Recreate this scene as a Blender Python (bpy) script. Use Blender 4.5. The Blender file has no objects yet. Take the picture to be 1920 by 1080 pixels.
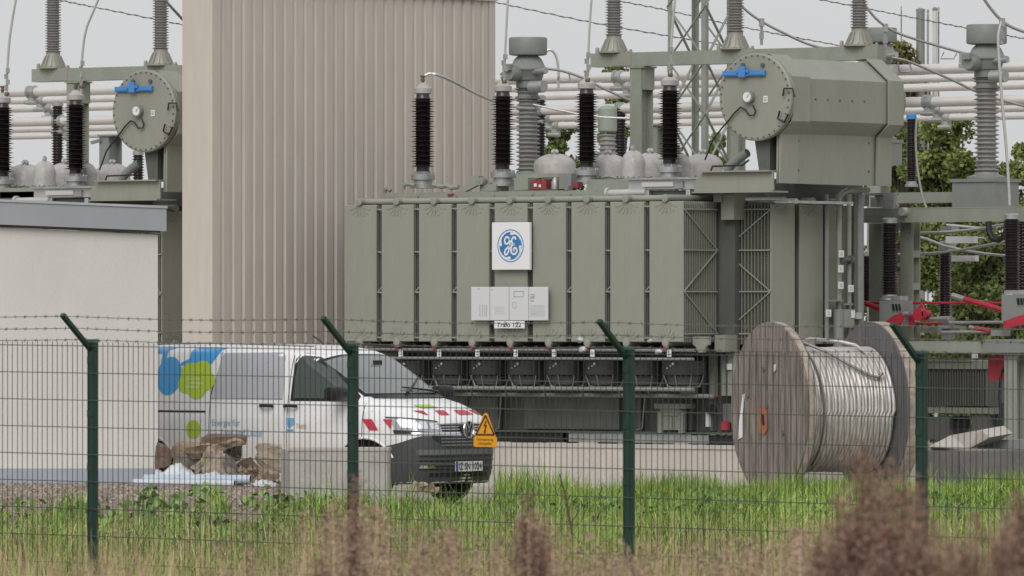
import bpy, bmesh, math, random
import numpy as np
from mathutils import Vector, Matrix, noise

R = math.radians
rnd = random.Random(7)
nrg = np.random.default_rng(11)
SC = bpy.context.scene
COL = SC.collection

# ------------------------------------------------------------------ camera
YAW = R(37.0); CS, SN = math.cos(YAW), math.sin(YAW)
FOC = 13350.0; HOR = 600.0; CAMH = 2.27
cam_data = bpy.data.cameras.new('camera')
cam = bpy.data.objects.new('camera', cam_data); COL.objects.link(cam)
cam.location = (0, 0, CAMH)
cam.rotation_euler = (math.pi/2 + (HOR-540)/FOC, 0, YAW)
cam_data.sensor_width = 36.0
cam_data.lens = FOC/1920*36.0
cam_data.clip_start = 1.0; cam_data.clip_end = 6000
cam_data.dof.use_dof = True
cam_data.dof.focus_distance = 82.0
cam_data.dof.aperture_fstop = 11.0
SC.camera = cam
SC.render.resolution_x, SC.render.resolution_y = 1024, 576

# ------------------------------------------------------------------ sky and sun
SUN_EL, SUN_AZ = R(40), R(200)          # overcast: broad soft sun
world = bpy.data.worlds.new('World'); SC.world = world; world.use_nodes = True
wn = world.node_tree; wn.nodes.clear()
wo = wn.nodes.new('ShaderNodeOutputWorld'); wb = wn.nodes.new('ShaderNodeBackground')
sky = wn.nodes.new('ShaderNodeTexSky'); sky.sky_type = 'NISHITA'; sky.sun_disc = False
sky.sun_elevation = SUN_EL; sky.sun_rotation = SUN_AZ; sky.dust_density = 3.0; sky.air_density = 1.0
hs = wn.nodes.new('ShaderNodeHueSaturation'); hs.inputs['Saturation'].default_value = 0.06
mixc = wn.nodes.new('ShaderNodeMix'); mixc.data_type = 'RGBA'
mixc.inputs[0].default_value = 0.86
mixc.inputs[7].default_value = (8.1, 8.15, 8.25, 1)    # even cloud layer over the clear-sky colours
wn.links.new(sky.outputs[0], hs.inputs['Color'])
wn.links.new(hs.outputs[0], mixc.inputs[6])
cl = wn.nodes.new('ShaderNodeTexNoise'); cl.inputs['Scale'].default_value = 9.0; cl.inputs['Detail'].default_value = 5
clm = wn.nodes.new('ShaderNodeMapRange'); clm.inputs['To Min'].default_value = .93; clm.inputs['To Max'].default_value = 1.07
vmul = wn.nodes.new('ShaderNodeVectorMath'); vmul.operation = 'SCALE'
wtc = wn.nodes.new('ShaderNodeTexCoord'); wn.links.new(wtc.outputs['Generated'], cl.inputs['Vector'])
wn.links.new(cl.outputs['Fac'], clm.inputs['Value']); wn.links.new(clm.outputs[0], vmul.inputs['Scale'])
wn.links.new(mixc.outputs[2], vmul.inputs[0]); wn.links.new(vmul.outputs[0], wb.inputs['Color'])
wb.inputs['Strength'].default_value = 0.087
wn.links.new(wb.outputs[0], wo.inputs['Surface'])
sd = bpy.data.lights.new('sun', 'SUN'); sd.energy = 1.5; sd.angle = R(40); sd.color = (1, .97, .93)
sun = bpy.data.objects.new('sun', sd); COL.objects.link(sun)
# light comes from behind the camera's left shoulder
sun.rotation_euler = (R(50), 0, YAW + R(-14))
SC.view_settings.view_transform = 'Standard'; SC.view_settings.look = 'None'
SC.view_settings.exposure = 0.0; SC.view_settings.gamma = 1.0
SC.view_settings.use_curve_mapping = False
SC.cycles.max_bounces = 6

# ------------------------------------------------------------------ site grid: X along the bays, Y away from the fence
def T(px): return (px-960.0)/FOC
def U(px, v): t = T(px); return v*(t*CS-SN)/(CS+t*SN)
def V(px, u): t = T(px); return u*(CS+t*SN)/(t*CS-SN)
def D(u, v): return -u*SN + v*CS
def Z(py, u, v): return CAMH + (HOR-py)/FOC*D(u, v)
def G(xc, d): return (xc*CS-d*SN, xc*SN+d*CS)           # metres right of / in front of the camera
def P(px, py, d):
    x, y = G(T(px)*d, d); return Vector((x, y, CAMH+(HOR-py)/FOC*d))
def PV(px, py, v):
    u = U(px, v); return Vector((u, v, Z(py, u, v)))

# ------------------------------------------------------------------ materials
MATS = {}
def mat(name, col, rough=.6, metal=0., var=.12, scale=2.0, bump=0., bscale=60., stretch=(1, 1, 1), col2=None, amt=.5, island=0., spec=.5, fine=0.):
    if name in MATS: return MATS[name]
    m = bpy.data.materials.new(name); m.use_nodes = True; nt = m.node_tree; N = nt.nodes; L = nt.links
    b = N['Principled BSDF']
    b.inputs['Roughness'].default_value = rough; b.inputs['Metallic'].default_value = metal
    b.inputs['Specular IOR Level'].default_value = spec
    tc = N.new('ShaderNodeTexCoord'); mp = N.new('ShaderNodeMapping'); mp.inputs['Scale'].default_value = stretch
    L.new(tc.outputs['Object'], mp.inputs['Vector'])
    n1 = N.new('ShaderNodeTexNoise'); n1.inputs['Scale'].default_value = scale; n1.inputs['Detail'].default_value = 6; n1.inputs['Roughness'].default_value = .62
    L.new(mp.outputs[0], n1.inputs['Vector'])
    rp = N.new('ShaderNodeValToRGB'); rp.color_ramp.elements[0].position = .32; rp.color_ramp.elements[1].position = .68
    c2 = col2 or col
    lo = [max(0, c*(1-var)) for c in col]; hi = [min(1, c*(1+var)) for c in c2]
    rp.color_ramp.elements[0].color = (*lo, 1); rp.color_ramp.elements[1].color = (*hi, 1)
    L.new(n1.outputs['Fac'], rp.inputs['Fac'])
    out = rp.outputs['Color']
    if fine > 0:
        n3 = N.new('ShaderNodeTexNoise'); n3.inputs['Scale'].default_value = bscale; n3.inputs['Detail'].default_value = 4
        L.new(mp.outputs[0], n3.inputs['Vector'])
        mr = N.new('ShaderNodeMapRange'); mr.inputs['From Min'].default_value = .3; mr.inputs['From Max'].default_value = .7
        mr.inputs['To Min'].default_value = 1-fine; mr.inputs['To Max'].default_value = 1+fine
        L.new(n3.outputs['Fac'], mr.inputs['Value'])
        vm = N.new('ShaderNodeVectorMath'); vm.operation = 'SCALE'
        L.new(out, vm.inputs[0]); L.new(mr.outputs[0], vm.inputs['Scale']); out = vm.outputs[0]
    if island > 0:
        ge = N.new('ShaderNodeNewGeometry'); hv = N.new('ShaderNodeHueSaturation')
        mr = N.new('ShaderNodeMapRange'); mr.inputs['To Min'].default_value = 1-island; mr.inputs['To Max'].default_value = 1+island
        L.new(ge.outputs['Random Per Island'], mr.inputs['Value']); L.new(mr.outputs[0], hv.inputs['Value'])
        mh = N.new('ShaderNodeMapRange'); mh.inputs['To Min'].default_value = .5-island*.06; mh.inputs['To Max'].default_value = .5+island*.05
        ml = N.new('ShaderNodeMath'); ml.operation = 'FRACT'; mm = N.new('ShaderNodeMath'); mm.operation = 'MULTIPLY'; mm.inputs[1].default_value = 7.31
        L.new(ge.outputs['Random Per Island'], mm.inputs[0]); L.new(mm.outputs[0], ml.inputs[0]); L.new(ml.outputs[0], mh.inputs['Value'])
        L.new(mh.outputs[0], hv.inputs['Hue']); L.new(out, hv.inputs['Color']); out = hv.outputs[0]
    L.new(out, b.inputs['Base Color'])
    if bump > 0:
        n2 = N.new('ShaderNodeTexNoise'); n2.inputs['Scale'].default_value = bscale; n2.inputs['Detail'].default_value = 5
        L.new(mp.outputs[0], n2.inputs['Vector'])
        bp = N.new('ShaderNodeBump'); bp.inputs['Strength'].default_value = bump; bp.inputs['Distance'].default_value = .02
        L.new(n2.outputs['Fac'], bp.inputs['Height']); L.new(bp.outputs[0], b.inputs['Normal'])
    MATS[name] = m
    return m

M_GREEN = mat('cement_grey_paint', (.30, .307, .26), .5, var=.06, scale=1.6, stretch=(1, 1, .22), fine=.035, bscale=16)
M_GREEN2 = mat('galvanised_green_steel', (.29, .31, .262), .55, var=.1, scale=2.5, stretch=(1, 1, .5), fine=.05, bscale=30)
M_FIN = mat('fin_paint', (.235, .24, .205), .55, var=.08, scale=2)
M_DARK = mat('dark_grey_paint', (.115, .122, .108), .55, var=.15, scale=3, stretch=(1, 1, .4))  # dark grey of the tank, also used for bolts, print and wires
M_BLACK = mat('black_rubber', (.018, .018, .018), .55, var=.2, scale=8)
M_BROWN = mat('brown_porcelain', (.040, .031, .031), .28, var=.2, scale=5, spec=.6)
M_GREYP = mat('grey_porcelain', (.34, .335, .325), .32, var=.08, scale=5)
M_CTGREY = mat('grey_cast_paint', (.235, .25, .235), .5, var=.08, scale=4)
M_GALV = mat('galvanised_steel', (.42, .43, .42), .42, .55, var=.18, scale=6, fine=.08, bscale=40)
M_ALU = mat('aluminium', (.60, .60, .59), .38, .7, var=.08, scale=4)
M_PIPE = mat('aluminium_tube', (.68, .66, .64), .42, .25, var=.05, scale=3)
M_WHITE = mat('white_enamel', (.81, .82, .84), .4, var=.02, scale=3)
M_PLAST = mat('plastic_cover', (.47, .455, .44), .45, var=.13, scale=9, bump=.4, bscale=14)
M_BLUEC = mat('blue_transport_clamp', (.07, .26, .62), .5, var=.1, scale=5)
M_RED = mat('red_paint', (.42, .028, .05), .45, var=.12, scale=5)
M_CLAD = mat('beige_cladding', (.58, .53, .475), .5, var=.05, scale=.9, stretch=(1, 1, .15), fine=.045, bscale=9)
M_PLASTER = mat('white_render', (.65, .625, .605), .85, var=.045, scale=1.1, stretch=(1, 1, .45), bump=.15, bscale=60, fine=.03)
M_PLINTH = mat('blue_grey_plinth', (.33, .37, .42), .75, var=.05, scale=3, bump=.1, bscale=90)
M_FASCIA = mat('grey_fascia_sheet', (.33, .35, .375), .45, var=.05, scale=1.2, stretch=(1, 1, .3))
M_CONC = mat('concrete', (.55, .51, .465), .85, var=.13, scale=1.4, stretch=(1, 1, .5), bump=.25, bscale=45, fine=.06)
M_CONC_D = mat('dark_concrete', (.15, .147, .14), .88, var=.2, scale=1.8, bump=.25, bscale=40, fine=.08)
M_FENCE = mat('fence_green_coating', (.008, .045, .03), .42, var=.12, scale=6)
M_WIRE = mat('fence_wire_coating', (.055, .066, .058), .6, var=.2, scale=6, spec=.2)
M_WIREH = mat('fence_bar_toplit', (.07, .085, .075), .5, var=.2, scale=6)  # lighter than the upright rods: light from above painted into the bars
M_BARB = mat('barbed_wire_steel', (.20, .19, .185), .5, .5, var=.2, scale=20)
M_YEL = mat('yellow_enamel', (.80, .36, .01), .45, var=.05, scale=8)
M_INK = mat('black_ink', (.012, .012, .014), .6, var=.05)
M_CABLE = mat('grey_conductor', (.30, .30, .295), .45, .5, var=.12, scale=12)

# ------------------------------------------------------------------ mesh builder
class MB:
    def __init__(s): s.v = []; s.f = []; s.m = []
    def add(s, vs, fs, mi=0):
        o = len(s.v); s.v += [tuple(p) for p in vs]; s.f += [tuple(i+o for i in f) for f in fs]; s.m += [mi]*len(fs); return s
    def box(s, a, b, mi=0):
        x0, x1 = sorted((a[0], b[0])); y0, y1 = sorted((a[1], b[1])); z0, z1 = sorted((a[2], b[2]))
        return s.add([(x0, y0, z0), (x1, y0, z0), (x1, y1, z0), (x0, y1, z0), (x0, y0, z1), (x1, y0, z1), (x1, y1, z1), (x0, y1, z1)],
                     [(0, 3, 2, 1), (4, 5, 6, 7), (0, 1, 5, 4), (1, 2, 6, 5), (2, 3, 7, 6), (3, 0, 4, 7)], mi)
    def obox(s, c, size, rz=0, mi=0, rx=0, ry=0):
        M = Matrix.Rotation(rz, 3, 'Z') @ Matrix.Rotation(ry, 3, 'Y') @ Matrix.Rotation(rx, 3, 'X')
        c = Vector(c); h = [q/2 for q in size]; vs = []
        for zz_ in (-1, 1):
            for (a, b) in ((-1, -1), (1, -1), (1, 1), (-1, 1)): vs.append(c + M @ Vector((a*h[0], b*h[1], zz_*h[2])))
        return s.add(vs, [(0, 3, 2, 1), (4, 5, 6, 7), (0, 1, 5, 4), (1, 2, 6, 5), (2, 3, 7, 6), (3, 0, 4, 7)], mi)
    def bar(s, p, q, w, h=None, mi=0, up=(0, 0, 1)):
        p = Vector(p); q = Vector(q); h = h or w; d = (q-p).normalized(); up = Vector(up)
        if abs(d.dot(up)) > .98: up = Vector((1, 0, 0))
        a = d.cross(up).normalized(); b = a.cross(d); vs = []
        for e in (p, q):
            for (i, j) in ((-1, -1), (1, -1), (1, 1), (-1, 1)): vs.append(e + a*(i*w/2) + b*(j*h/2))
        return s.add(vs, [(0, 3, 2, 1), (4, 5, 6, 7), (0, 1, 5, 4), (1, 2, 6, 5), (2, 3, 7, 6), (3, 0, 4, 7)], mi)
    def tube(s, pts, r, n=8, mi=0, closed=False):
        pts = [Vector(p) for p in pts]; K = len(pts); rings = []; ref = None
        for i in range(K):
            a = pts[max(i-1, 0)]; b = pts[min(i+1, K-1)]; d = (b-a).normalized()
            if ref is None:
                ref = Vector((0, 0, 1)) if abs(d.z) < .9 else Vector((1, 0, 0))
            x = d.cross(ref).normalized(); y = x.cross(d).normalized(); ref = y
            rr = r[i] if isinstance(r, (list, tuple)) else r
            rings.append([pts[i] + x*(rr*math.cos(2*math.pi*k/n)) + y*(rr*math.sin(2*math.pi*k/n)) for k in range(n)])
        vs = [p for g in rings for p in g]; fs = []
        for i in range(K-1):
            for k in range(n):
                fs.append((i*n+k, i*n+(k+1) % n, (i+1)*n+(k+1) % n, (i+1)*n+k))
        fs.append(tuple(range(n-1, -1, -1))); fs.append(tuple((K-1)*n+k for k in range(n)))
        return s.add(vs, fs, mi)
    def lathe(s, o, prof, n=20, axis=(0, 0, 1), mi=0):
        o = Vector(o); ax = Vector(axis).normalized(); ref = Vector((0, 0, 1)) if abs(ax.z) < .9 else Vector((1, 0, 0))
        x = ax.cross(ref).normalized(); y = ax.cross(x); vs = []; fs = []
        for (r, h) in prof:
            for k in range(n):
                t = 2*math.pi*k/n; vs.append(o + ax*h + x*(r*math.cos(t)) + y*(r*math.sin(t)))
        for i in range(len(prof)-1):
            for k in range(n): fs.append((i*n+k, (i+1)*n+k, (i+1)*n+(k+1) % n, i*n+(k+1) % n))
        fs.append(tuple(range(n))); fs.append(tuple((len(prof)-1)*n+k for k in range(n-1, -1, -1)))
        return s.add(vs, fs, mi)
    def prism(s, poly, vec, mi=0):
        n = len(poly); vec = Vector(vec); vs = [Vector(p) for p in poly] + [Vector(p)+vec for p in poly]
        fs = [tuple(range(n)), tuple(range(2*n-1, n-1, -1))] + [(i, i+n, (i+1) % n + n, (i+1) % n) for i in range(n)]
        return s.add(vs, fs, mi)
    def ribbon(s, pts, w, nrm, th=.004, mi=0):
        """flat painted stroke along pts in the plane with normal nrm"""
        nrm = Vector(nrm).normalized(); pts = [Vector(p) for p in pts]; K = len(pts); L_ = []; R_ = []
        for i in range(K):
            d = (pts[min(i+1, K-1)]-pts[max(i-1, 0)]).normalized(); a = nrm.cross(d)
            ww = w[i] if isinstance(w, (list, tuple)) else w
            L_.append(pts[i]+a*ww/2+nrm*th); R_.append(pts[i]-a*ww/2+nrm*th)
        return s.add(L_+R_, [(i, i+K, i+1+K, i+1) for i in range(K-1)], mi)
    def build(s, name, m, parent=None, smooth=30, origin=None, loc=None, rot=None, kind=None):
        me = bpy.data.meshes.new(name)
        if origin is None:
            origin = Vector((0, 0, 0)); p = parent
            while p is not None: origin = origin + p.location; p = p.parent
        ox, oy, oz = origin
        me.from_pydata([(a-ox, b-oy, c-oz) for a, b, c in s.v], [], s.f)
        ms = m if isinstance(m, (list, tuple)) else [m]
        for q in ms: me.materials.append(q)
        if len(ms) > 1: me.polygons.foreach_set('material_index', s.m)
        me.validate(); me.update()
        if smooth:
            me.polygons.foreach_set('use_smooth', [True]*len(me.polygons)); me.set_sharp_from_angle(angle=R(smooth))
        o = bpy.data.objects.new(name, me); COL.objects.link(o)
        if parent is not None: o.parent = parent
        if loc is not None: o.location = loc
        if rot is not None: o.rotation_euler = rot
        if kind: o['kind'] = kind
        return o

def np_mesh(name, verts, faces_idx, nper, m, parent=None, kind=None, origin=(0, 0, 0)):
    """fast mesh from numpy: verts (N,3), faces (F,nper)"""
    me = bpy.data.meshes.new(name); verts = np.asarray(verts, dtype=np.float32)-np.asarray(origin, dtype=np.float32)
    F = len(faces_idx)
    me.vertices.add(len(verts)); me.vertices.foreach_set('co', verts.ravel())
    me.loops.add(F*nper); me.loops.foreach_set('vertex_index', np.asarray(faces_idx, dtype=np.int32).ravel())
    me.polygons.add(F); me.polygons.foreach_set('loop_start', np.arange(0, F*nper, nper, dtype=np.int32))
    me.polygons.foreach_set('loop_total', np.full(F, nper, dtype=np.int32))
    me.update(calc_edges=True); me.materials.append(m)
    o = bpy.data.objects.new(name, me); COL.objects.link(o)
    if parent is not None: o.parent = parent
    if kind: o['kind'] = kind
    return o

def tag(o, label, cat, group=None):
    o['label'] = label; o['category'] = cat
    if group: o['group'] = group
    return o
def thing(name, label, cat, loc=(0, 0, 0), group=None, rz=0):
    o = bpy.data.objects.new(name, None); COL.objects.link(o); o.empty_display_size = .2
    o.location = loc
    if rz: o.rotation_euler = (0, 0, rz)
    return tag(o, label, cat, group)
def struct(o): o['kind'] = 'structure'; return o
def copy_tree(o, parent=None, loc=None):
    c = o.copy(); COL.objects.link(c)
    if parent is not None: c.parent = parent
    if loc is not None: c.location = loc
    for ch in list(o.children): copy_tree(ch, c)
    return c

def vbox(mb, p0, p1, y0, y1, v, th, mi=0):
    """box whose face towards the fence spans these sight lines"""
    ua, ub = U(p0, v), U(p1, v); um = (ua+ub)/2
    return mb.box((ua, v, Z(y0, um, v)), (ub, v+th, Z(y1, um, v)), mi)

_txt = {}
def text_mesh(body, size, spacing=1.0, bold=0.0):
    key = (body, size, spacing, bold)
    if key in _txt: return _txt[key]
    cu = bpy.data.curves.new('lettering', 'FONT'); cu.body = body; cu.size = size; cu.align_x = 'CENTER'; cu.align_y = 'CENTER'
    cu.space_character = spacing; cu.offset = bold; cu.resolution_u = 3
    o = bpy.data.objects.new('lettering', cu); COL.objects.link(o)
    bpy.context.view_layer.update()
    dg = bpy.context.evaluated_depsgraph_get(); me = bpy.data.meshes.new_from_object(o.evaluated_get(dg))
    vs = [tuple(v.co) for v in me.vertices]; fs = [tuple(p.vertices) for p in me.polygons]
    bpy.data.objects.remove(o); bpy.data.curves.remove(cu); bpy.data.meshes.remove(me)
    _txt[key] = (vs, fs); return _txt[key]

def sheds(z0, z1, r, core, n, alt=.8):
    """profile of a shedded insulator from z0 to z1"""
    pr = []; p = (z1-z0)/n
    for i in range(n):
        rr = r if i % 2 == 0 else r*alt + core*(1-alt)
        a = z0+i*p
        pr += [(core, a), (rr*.98, a+p*.30), (rr, a+p*.36), (core*1.05, a+p*.72)]
    pr.append((core, z1)); return pr
# ================================================================== SETTING
M_GROUND = mat('rough_ground', (.085, .10, .04), .95, var=.4, scale=.35, col2=(.16, .13, .08), bump=.5, bscale=8, fine=.25)
M_PAVE = mat('sandy_concrete_yard', (.36, .32, .27), .9, var=.15, scale=.5, bump=.2, bscale=30, fine=.1)
M_GRAV = mat('gravel_bed', (.24, .195, .155), .95, var=.3, scale=4, bump=.8, bscale=35, fine=.35)
mb = MB()
mb.add([(-3000, -1000, 0), (3000, -1000, 0), (3000, 4000, 0), (-3000, 4000, 0)], [(0, 1, 2, 3)])
struct(mb.build('ground', M_GROUND))
mb = MB()
mb.add([(-120, 66.0, .006), (-20, 66.0, .006), (-20, 130, .006), (-120, 130, .006)], [(0, 1, 2, 3)])
struct(mb.build('concrete_yard', M_PAVE))

# raised gravel bank in front of the white kiosk
def bank_h(xc, d):
    a = min(max((d-72)/9.0, 0), 1); a = a*a*(3-2*a)
    b = min(max((-1.9-xc)/1.2, 0), 1); b = b*b*(3-2*b)
    return .30*a*b
mb = MB(); nx, ny = 44, 30; vs = []; fs = []
for j in range(ny+1):
    for i in range(nx+1):
        xc = -11 + i*9.6/nx; d = 70 + j*15.2/ny
        h = bank_h(xc, d) + .02*noise.noise(Vector((xc*2.3, d*2.1, 3)))*(1 if j < ny else 0)
        if j in (0,) or i in (nx,): h = -.05
        x, y = G(xc, d); vs.append((x, y, h+.012))
for j in range(ny):
    for i in range(nx): fs.append((j*(nx+1)+i, j*(nx+1)+i+1, (j+1)*(nx+1)+i+1, (j+1)*(nx+1)+i))
mb.add(vs, fs); struct(mb.build('gravel_bank', M_GRAV, smooth=60))
# loose stones on the bank
K = 15000; xs = nrg.uniform(-9.2, -2.0, K); ds = nrg.uniform(74, 85.1, K)
base = np.array([(1, 0, 0), (-.5, .87, 0), (-.5, -.87, 0), (0, 0, 1.0)])
tri = np.array([(0, 1, 3), (1, 2, 3), (2, 0, 3)])
vv = []; 
for i in range(K):
    x, y = G(xs[i], ds[i]); s = nrg.uniform(.010, .034); a = nrg.uniform(0, 6.28); ca, sa = math.cos(a), math.sin(a)
    h = bank_h(xs[i], ds[i])
    b = base*np.array([s*1.2, s*.8, s*.9]); vv.append(np.stack([b[:, 0]*ca-b[:, 1]*sa+x, b[:, 0]*sa+b[:, 1]*ca+y, b[:, 2]+h+.008], 1))
fi = (tri[None]+(np.arange(K)*4)[:, None, None]).reshape(-1, 3)
M_STONE = mat('gravel_stones', (.32, .265, .215), .9, var=.3, scale=9, island=.6)
np_mesh('gravel_stones', np.concatenate(vv), fi, 3, M_STONE, kind='stuff')

# concrete kerb slab under the kiosk and the rubble
def cbox(mb, xc0, xc1, d0, d1, z0, z1, mi=0):
    q = [G(xc0, d0), G(xc1, d0), G(xc1, d1), G(xc0, d1)]
    return mb.prism([(a, b, z0) for a, b in q], (0, 0, z1-z0), mi)
mb = MB(); cbox(mb, -12, -2.62, 84.9, 85.05, .10, .285); cbox(mb, -12, -2.62, 85.05, 86.9, .10, .275)
struct(mb.build('kerb_slab', M_CONC))

# ------------------------------------------------------------------ white kiosk building
dB = 86.2; xr = T(296)*dB
kio = thing('kiosk_building', 'small white rendered substation building with grey roof fascia beside the van', 'building', (*G(xr, dB), .28))
ang = R(4.0)
def KB(a, b, z):      # a metres left of the right front corner, b metres back
    return (*G(xr - a*math.cos(ang) - b*math.sin(ang)*1.3, dB - a*math.sin(ang) + b*math.cos(ang)), z)
def kbox(mb, a0, a1, b0, b1, z0, z1, z0l=None, z1l=None):
    z0l = z0 if z0l is None else z0l; z1l = z1 if z1l is None else z1l
    vs = [KB(a0, b0, z0), KB(a1, b0, z0l), KB(a1, b1, z0l), KB(a0, b1, z0), KB(a0, b0, z1), KB(a1, b0, z1l), KB(a1, b1, z1l), KB(a0, b1, z1)]
    return mb.add(vs, [(0, 1, 2, 3), (7, 6, 5, 4), (4, 5, 1, 0), (5, 6, 2, 1), (6, 7, 3, 2), (7, 4, 0, 3)])
zk = lambda py: CAMH + (HOR-py)/FOC*dB
W_ = 3.6
zp = zk(878)
mb = MB(); kbox(mb, 0, W_, 0, 2.2, zp, zk(440), None, zk(414)); mb.build('wall', M_PLASTER, kio, 0)
mb = MB(); kbox(mb, -.012, W_, -.012, 2.2, zk(907), zp); mb.build('plinth', M_PLINTH, kio, 0)
zr0, zr1 = zk(433.5), zk(391); sl = (zk(421)-zk(433.5))/2.0
mb = MB(); kbox(mb, -.10, W_, -.10, 2.25, zr0, zr1, zr0+sl*W_, zr1+sl*W_); mb.build('fascia', M_FASCIA, kio, 0)
mb = MB(); kbox(mb, -.112, W_, -.115, 2.27, zr1, zr1+.03, zr1+sl*W_, zr1+sl*W_+.03); mb.build('roof_edging', mat('fascia_cap', (.42, .44, .46), .4), kio, 0)
mb = MB(); kbox(mb, -.03, W_, -.05, -.012, zr0-.02, zr0+.01, zr0-.02+sl*W_, zr0+.01+sl*W_); mb.build('drip_strip', M_DARK, kio, 0)

# ------------------------------------------------------------------ clad fire wall
uW = -64.5; vW0 = V(397, uW); vW1 = V(922, uW); thW = .5; HT = 7.12
fw = thing('fire_wall', 'tall beige fire wall clad in ribbed metal sheets left of the big transformer', 'wall', (uW, (vW0+vW1)/2, 0))
def ribbed(mb, p0, p1, z0, z1, pitch=.207, dep=.030):
    p0 = Vector((*p0, 0)); p1 = Vector((*p1, 0)); d = p1-p0; L = d.length; d.normalize(); n = Vector((d.y, -d.x, 0))
    prof = []; k = int(L/pitch); pitch = L/k
    for i in range(k):
        a = i*pitch; prof += [(a, dep), (a+pitch*.62, dep), (a+pitch*.72, 0), (a+pitch*.90, 0)]
    prof.append((L, dep)); vs = []; fs = []
    for (a, h) in prof:
        q = p0+d*a+n*h; vs += [(q.x, q.y, z0), (q.x, q.y, z1)]
    for i in range(len(prof)-1): fs.append((2*i, 2*i+2, 2*i+3, 2*i+1))
    mb.add(vs, fs)
# wide face as separate sheets of five ribs
Lw = vW1-vW0; nsh = 7
for i in range(nsh):
    a = vW0+Lw*i/nsh; b = vW0+Lw*(i+1)/nsh
    mb = MB(); ribbed(mb, (uW, a), (uW, b), .3, HT-.06, pitch=.2072); mb.build('cladding_sheet', M_CLAD, fw, 0)
mb = MB(); mb.box((uW-thW, vW0+.01, 0), (uW-.002, vW1-.01, HT-.1)); mb.build('core', M_CONC, fw, 0)
mb = MB()
mb.box((uW-thW-.02, vW0-.03, .3), (uW+.04, vW0-.004, HT-.07)); mb.box((uW+.037, vW0-.03, .3), (uW+.045, vW0+.14, HT-.07))
mb.build('corner_flashing', M_CLAD, fw, 0)
mb = MB(); mb.box((uW+.037, vW1-.12, .3), (uW+.045, vW1+.03, HT-.07)); mb.box((uW-thW, vW1+.004, .3), (uW+.037, vW1+.03, HT-.07))
mb.build('corner_flashing', M_CLAD, fw, 0)
mb = MB(); mb.box((uW-thW-.04, vW0-.05, HT-.07), (uW+.075, vW1+.05, HT+.01)); mb.build('coping', M_CLAD, fw, 0)
mb = MB(); mb.box((uW-thW-.06, vW0-.06, 0), (uW+.07, vW1+.06, .3)); mb.build('footing', M_CONC, fw, 0)

# ------------------------------------------------------------------ bund wall round the transformer pit
def bund(u0, u1, v0, v1, h, label):
    b = thing('bund_wall', label, 'wall', ((u0+u1)/2, v0, 0))
    n = max(1, round((u1-u0)/2.4)); w = (u1-u0)/n
    for i in range(n):
        mb = MB(); mb.box((u0+i*w+.006, v0, 0), (u0+(i+1)*w-.006, v0+.25, h-.05)); mb.build('wall_panel', M_CONC, b, 0)
    mb = MB(); mb.box((u0, v0-.02, h-.05), (u1, v0+.27, h)); mb.build('coping', mat('pale_concrete', (.5, .47, .44), .8, var=.1), b, 0)
    mb = MB(); mb.box((u1-.25, v0+.252, 0), (u1, v1, h-.05)); mb.build('side_panel', M_CONC, b, 0)
    return b
bund(-63.9, U(1475, 77.3), 77.3, 88.5, .60, 'low pale concrete bund wall under the big transformer')
mb = MB()
# ================================================================== TRANSFORMERS
V0 = 79.9                                   # front of the radiator row
pl, pr_ = U(648, V0), U(1280, V0)
PITCH = (U(1212, V0)-U(710, V0))/7.0
RW = PITCH*.865; RH0, RH1 = Z(641, U(960, V0), V0), Z(381, U(960, V0), V0); RH = RH1-RH0
NF = 15; FP = .056
TORG = Vector((-60.0, 82.0, 0))

def radiator_parts(parent, loc, rz=0):
    """front plate with sunburst pressings, the stack of plates behind it, headers"""
    mb = MB(); n = 24; vs = []; fs = []
    xs = []; 
    for i in range(9):
        a = -RW/2+.03 + i*(RW-.06)/9; w = (RW-.06)/9
        xs += [(a, 0), (a+w*.2, -.004), (a+w*.8, -.004)]
    xs = [(-RW/2, .012), (-RW/2+.008, 0)] + xs + [(RW/2-.03, 0), (RW/2-.008, 0), (RW/2, .012)]
    zs = [0, .01, .14, .17, RH-.17, RH-.14, RH-.01, RH]
    for zi in zs:
        flute = 1 if .15 < zi < RH-.15 else 0
        e = .012 if zi in (0, RH) else 0
        for (x, y) in xs: vs.append((x, max(e, y if (flute or y > 0) else 0), zi))
    K = len(xs)
    for j in range(len(zs)-1):
        for i in range(K-1): fs.append((j*K+i, j*K+i+1, (j+1)*K+i+1, (j+1)*K+i))
    mb.add(vs, fs); mb.box((-RW/2, .0121, 0), (RW/2, .02, RH))
    r = mb.build('radiator', M_GREEN, parent, 25, origin=(0, 0, 0), loc=loc, rot=(0, 0, rz))
    mb = MB()
    for (zc, sg) in ((RH-.005, -1), (.03, 1)):
        for k in range(7):
            t = R(-72 + k*24); L0, L1 = .07, .15 + .05*abs(math.sin(t))
            dx, dz = math.sin(t), sg*math.cos(t)
            mb.bar((dx*L0, .0, zc+dz*L0), (dx*L1, .0, zc+dz*L1), .028, .013, up=(0, 1, 0))
    mb.build('pressed_rays', M_GREEN, r, 0, origin=(0, 0, 0), kind='stuff')
    mb = MB()
    for k in range(1, NF): mb.box((-RW/2, k*FP-.006, .0), (RW/2, k*FP+.006, RH))
    mb.build('plate_stack', M_FIN, r, 0, origin=(0, 0, 0), kind='stuff')
    mb = MB()
    mb.lathe((0, -.045, RH+.045), [(.03, 0), (.055, .006), (.055, .03), (.05, .03), (.05, NF*FP+.35)], 12, (0, 1, 0))
    mb.build('header_pipe', M_GREEN, r, 40, origin=(0, 0, 0))
    mb = MB(); mb.lathe((0, -.03, -.01), [(.03, 0), (.055, .006), (.055, .04), (.045, .04), (.045, NF*FP+.3)], 12, (0, 1, 0))
    mb.box((-.035, -.02, -.075), (.035, .02, -.04)); mb.build('header_pipe', M_GREEN, r, 40, origin=(0, 0, 0))
    return r

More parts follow.
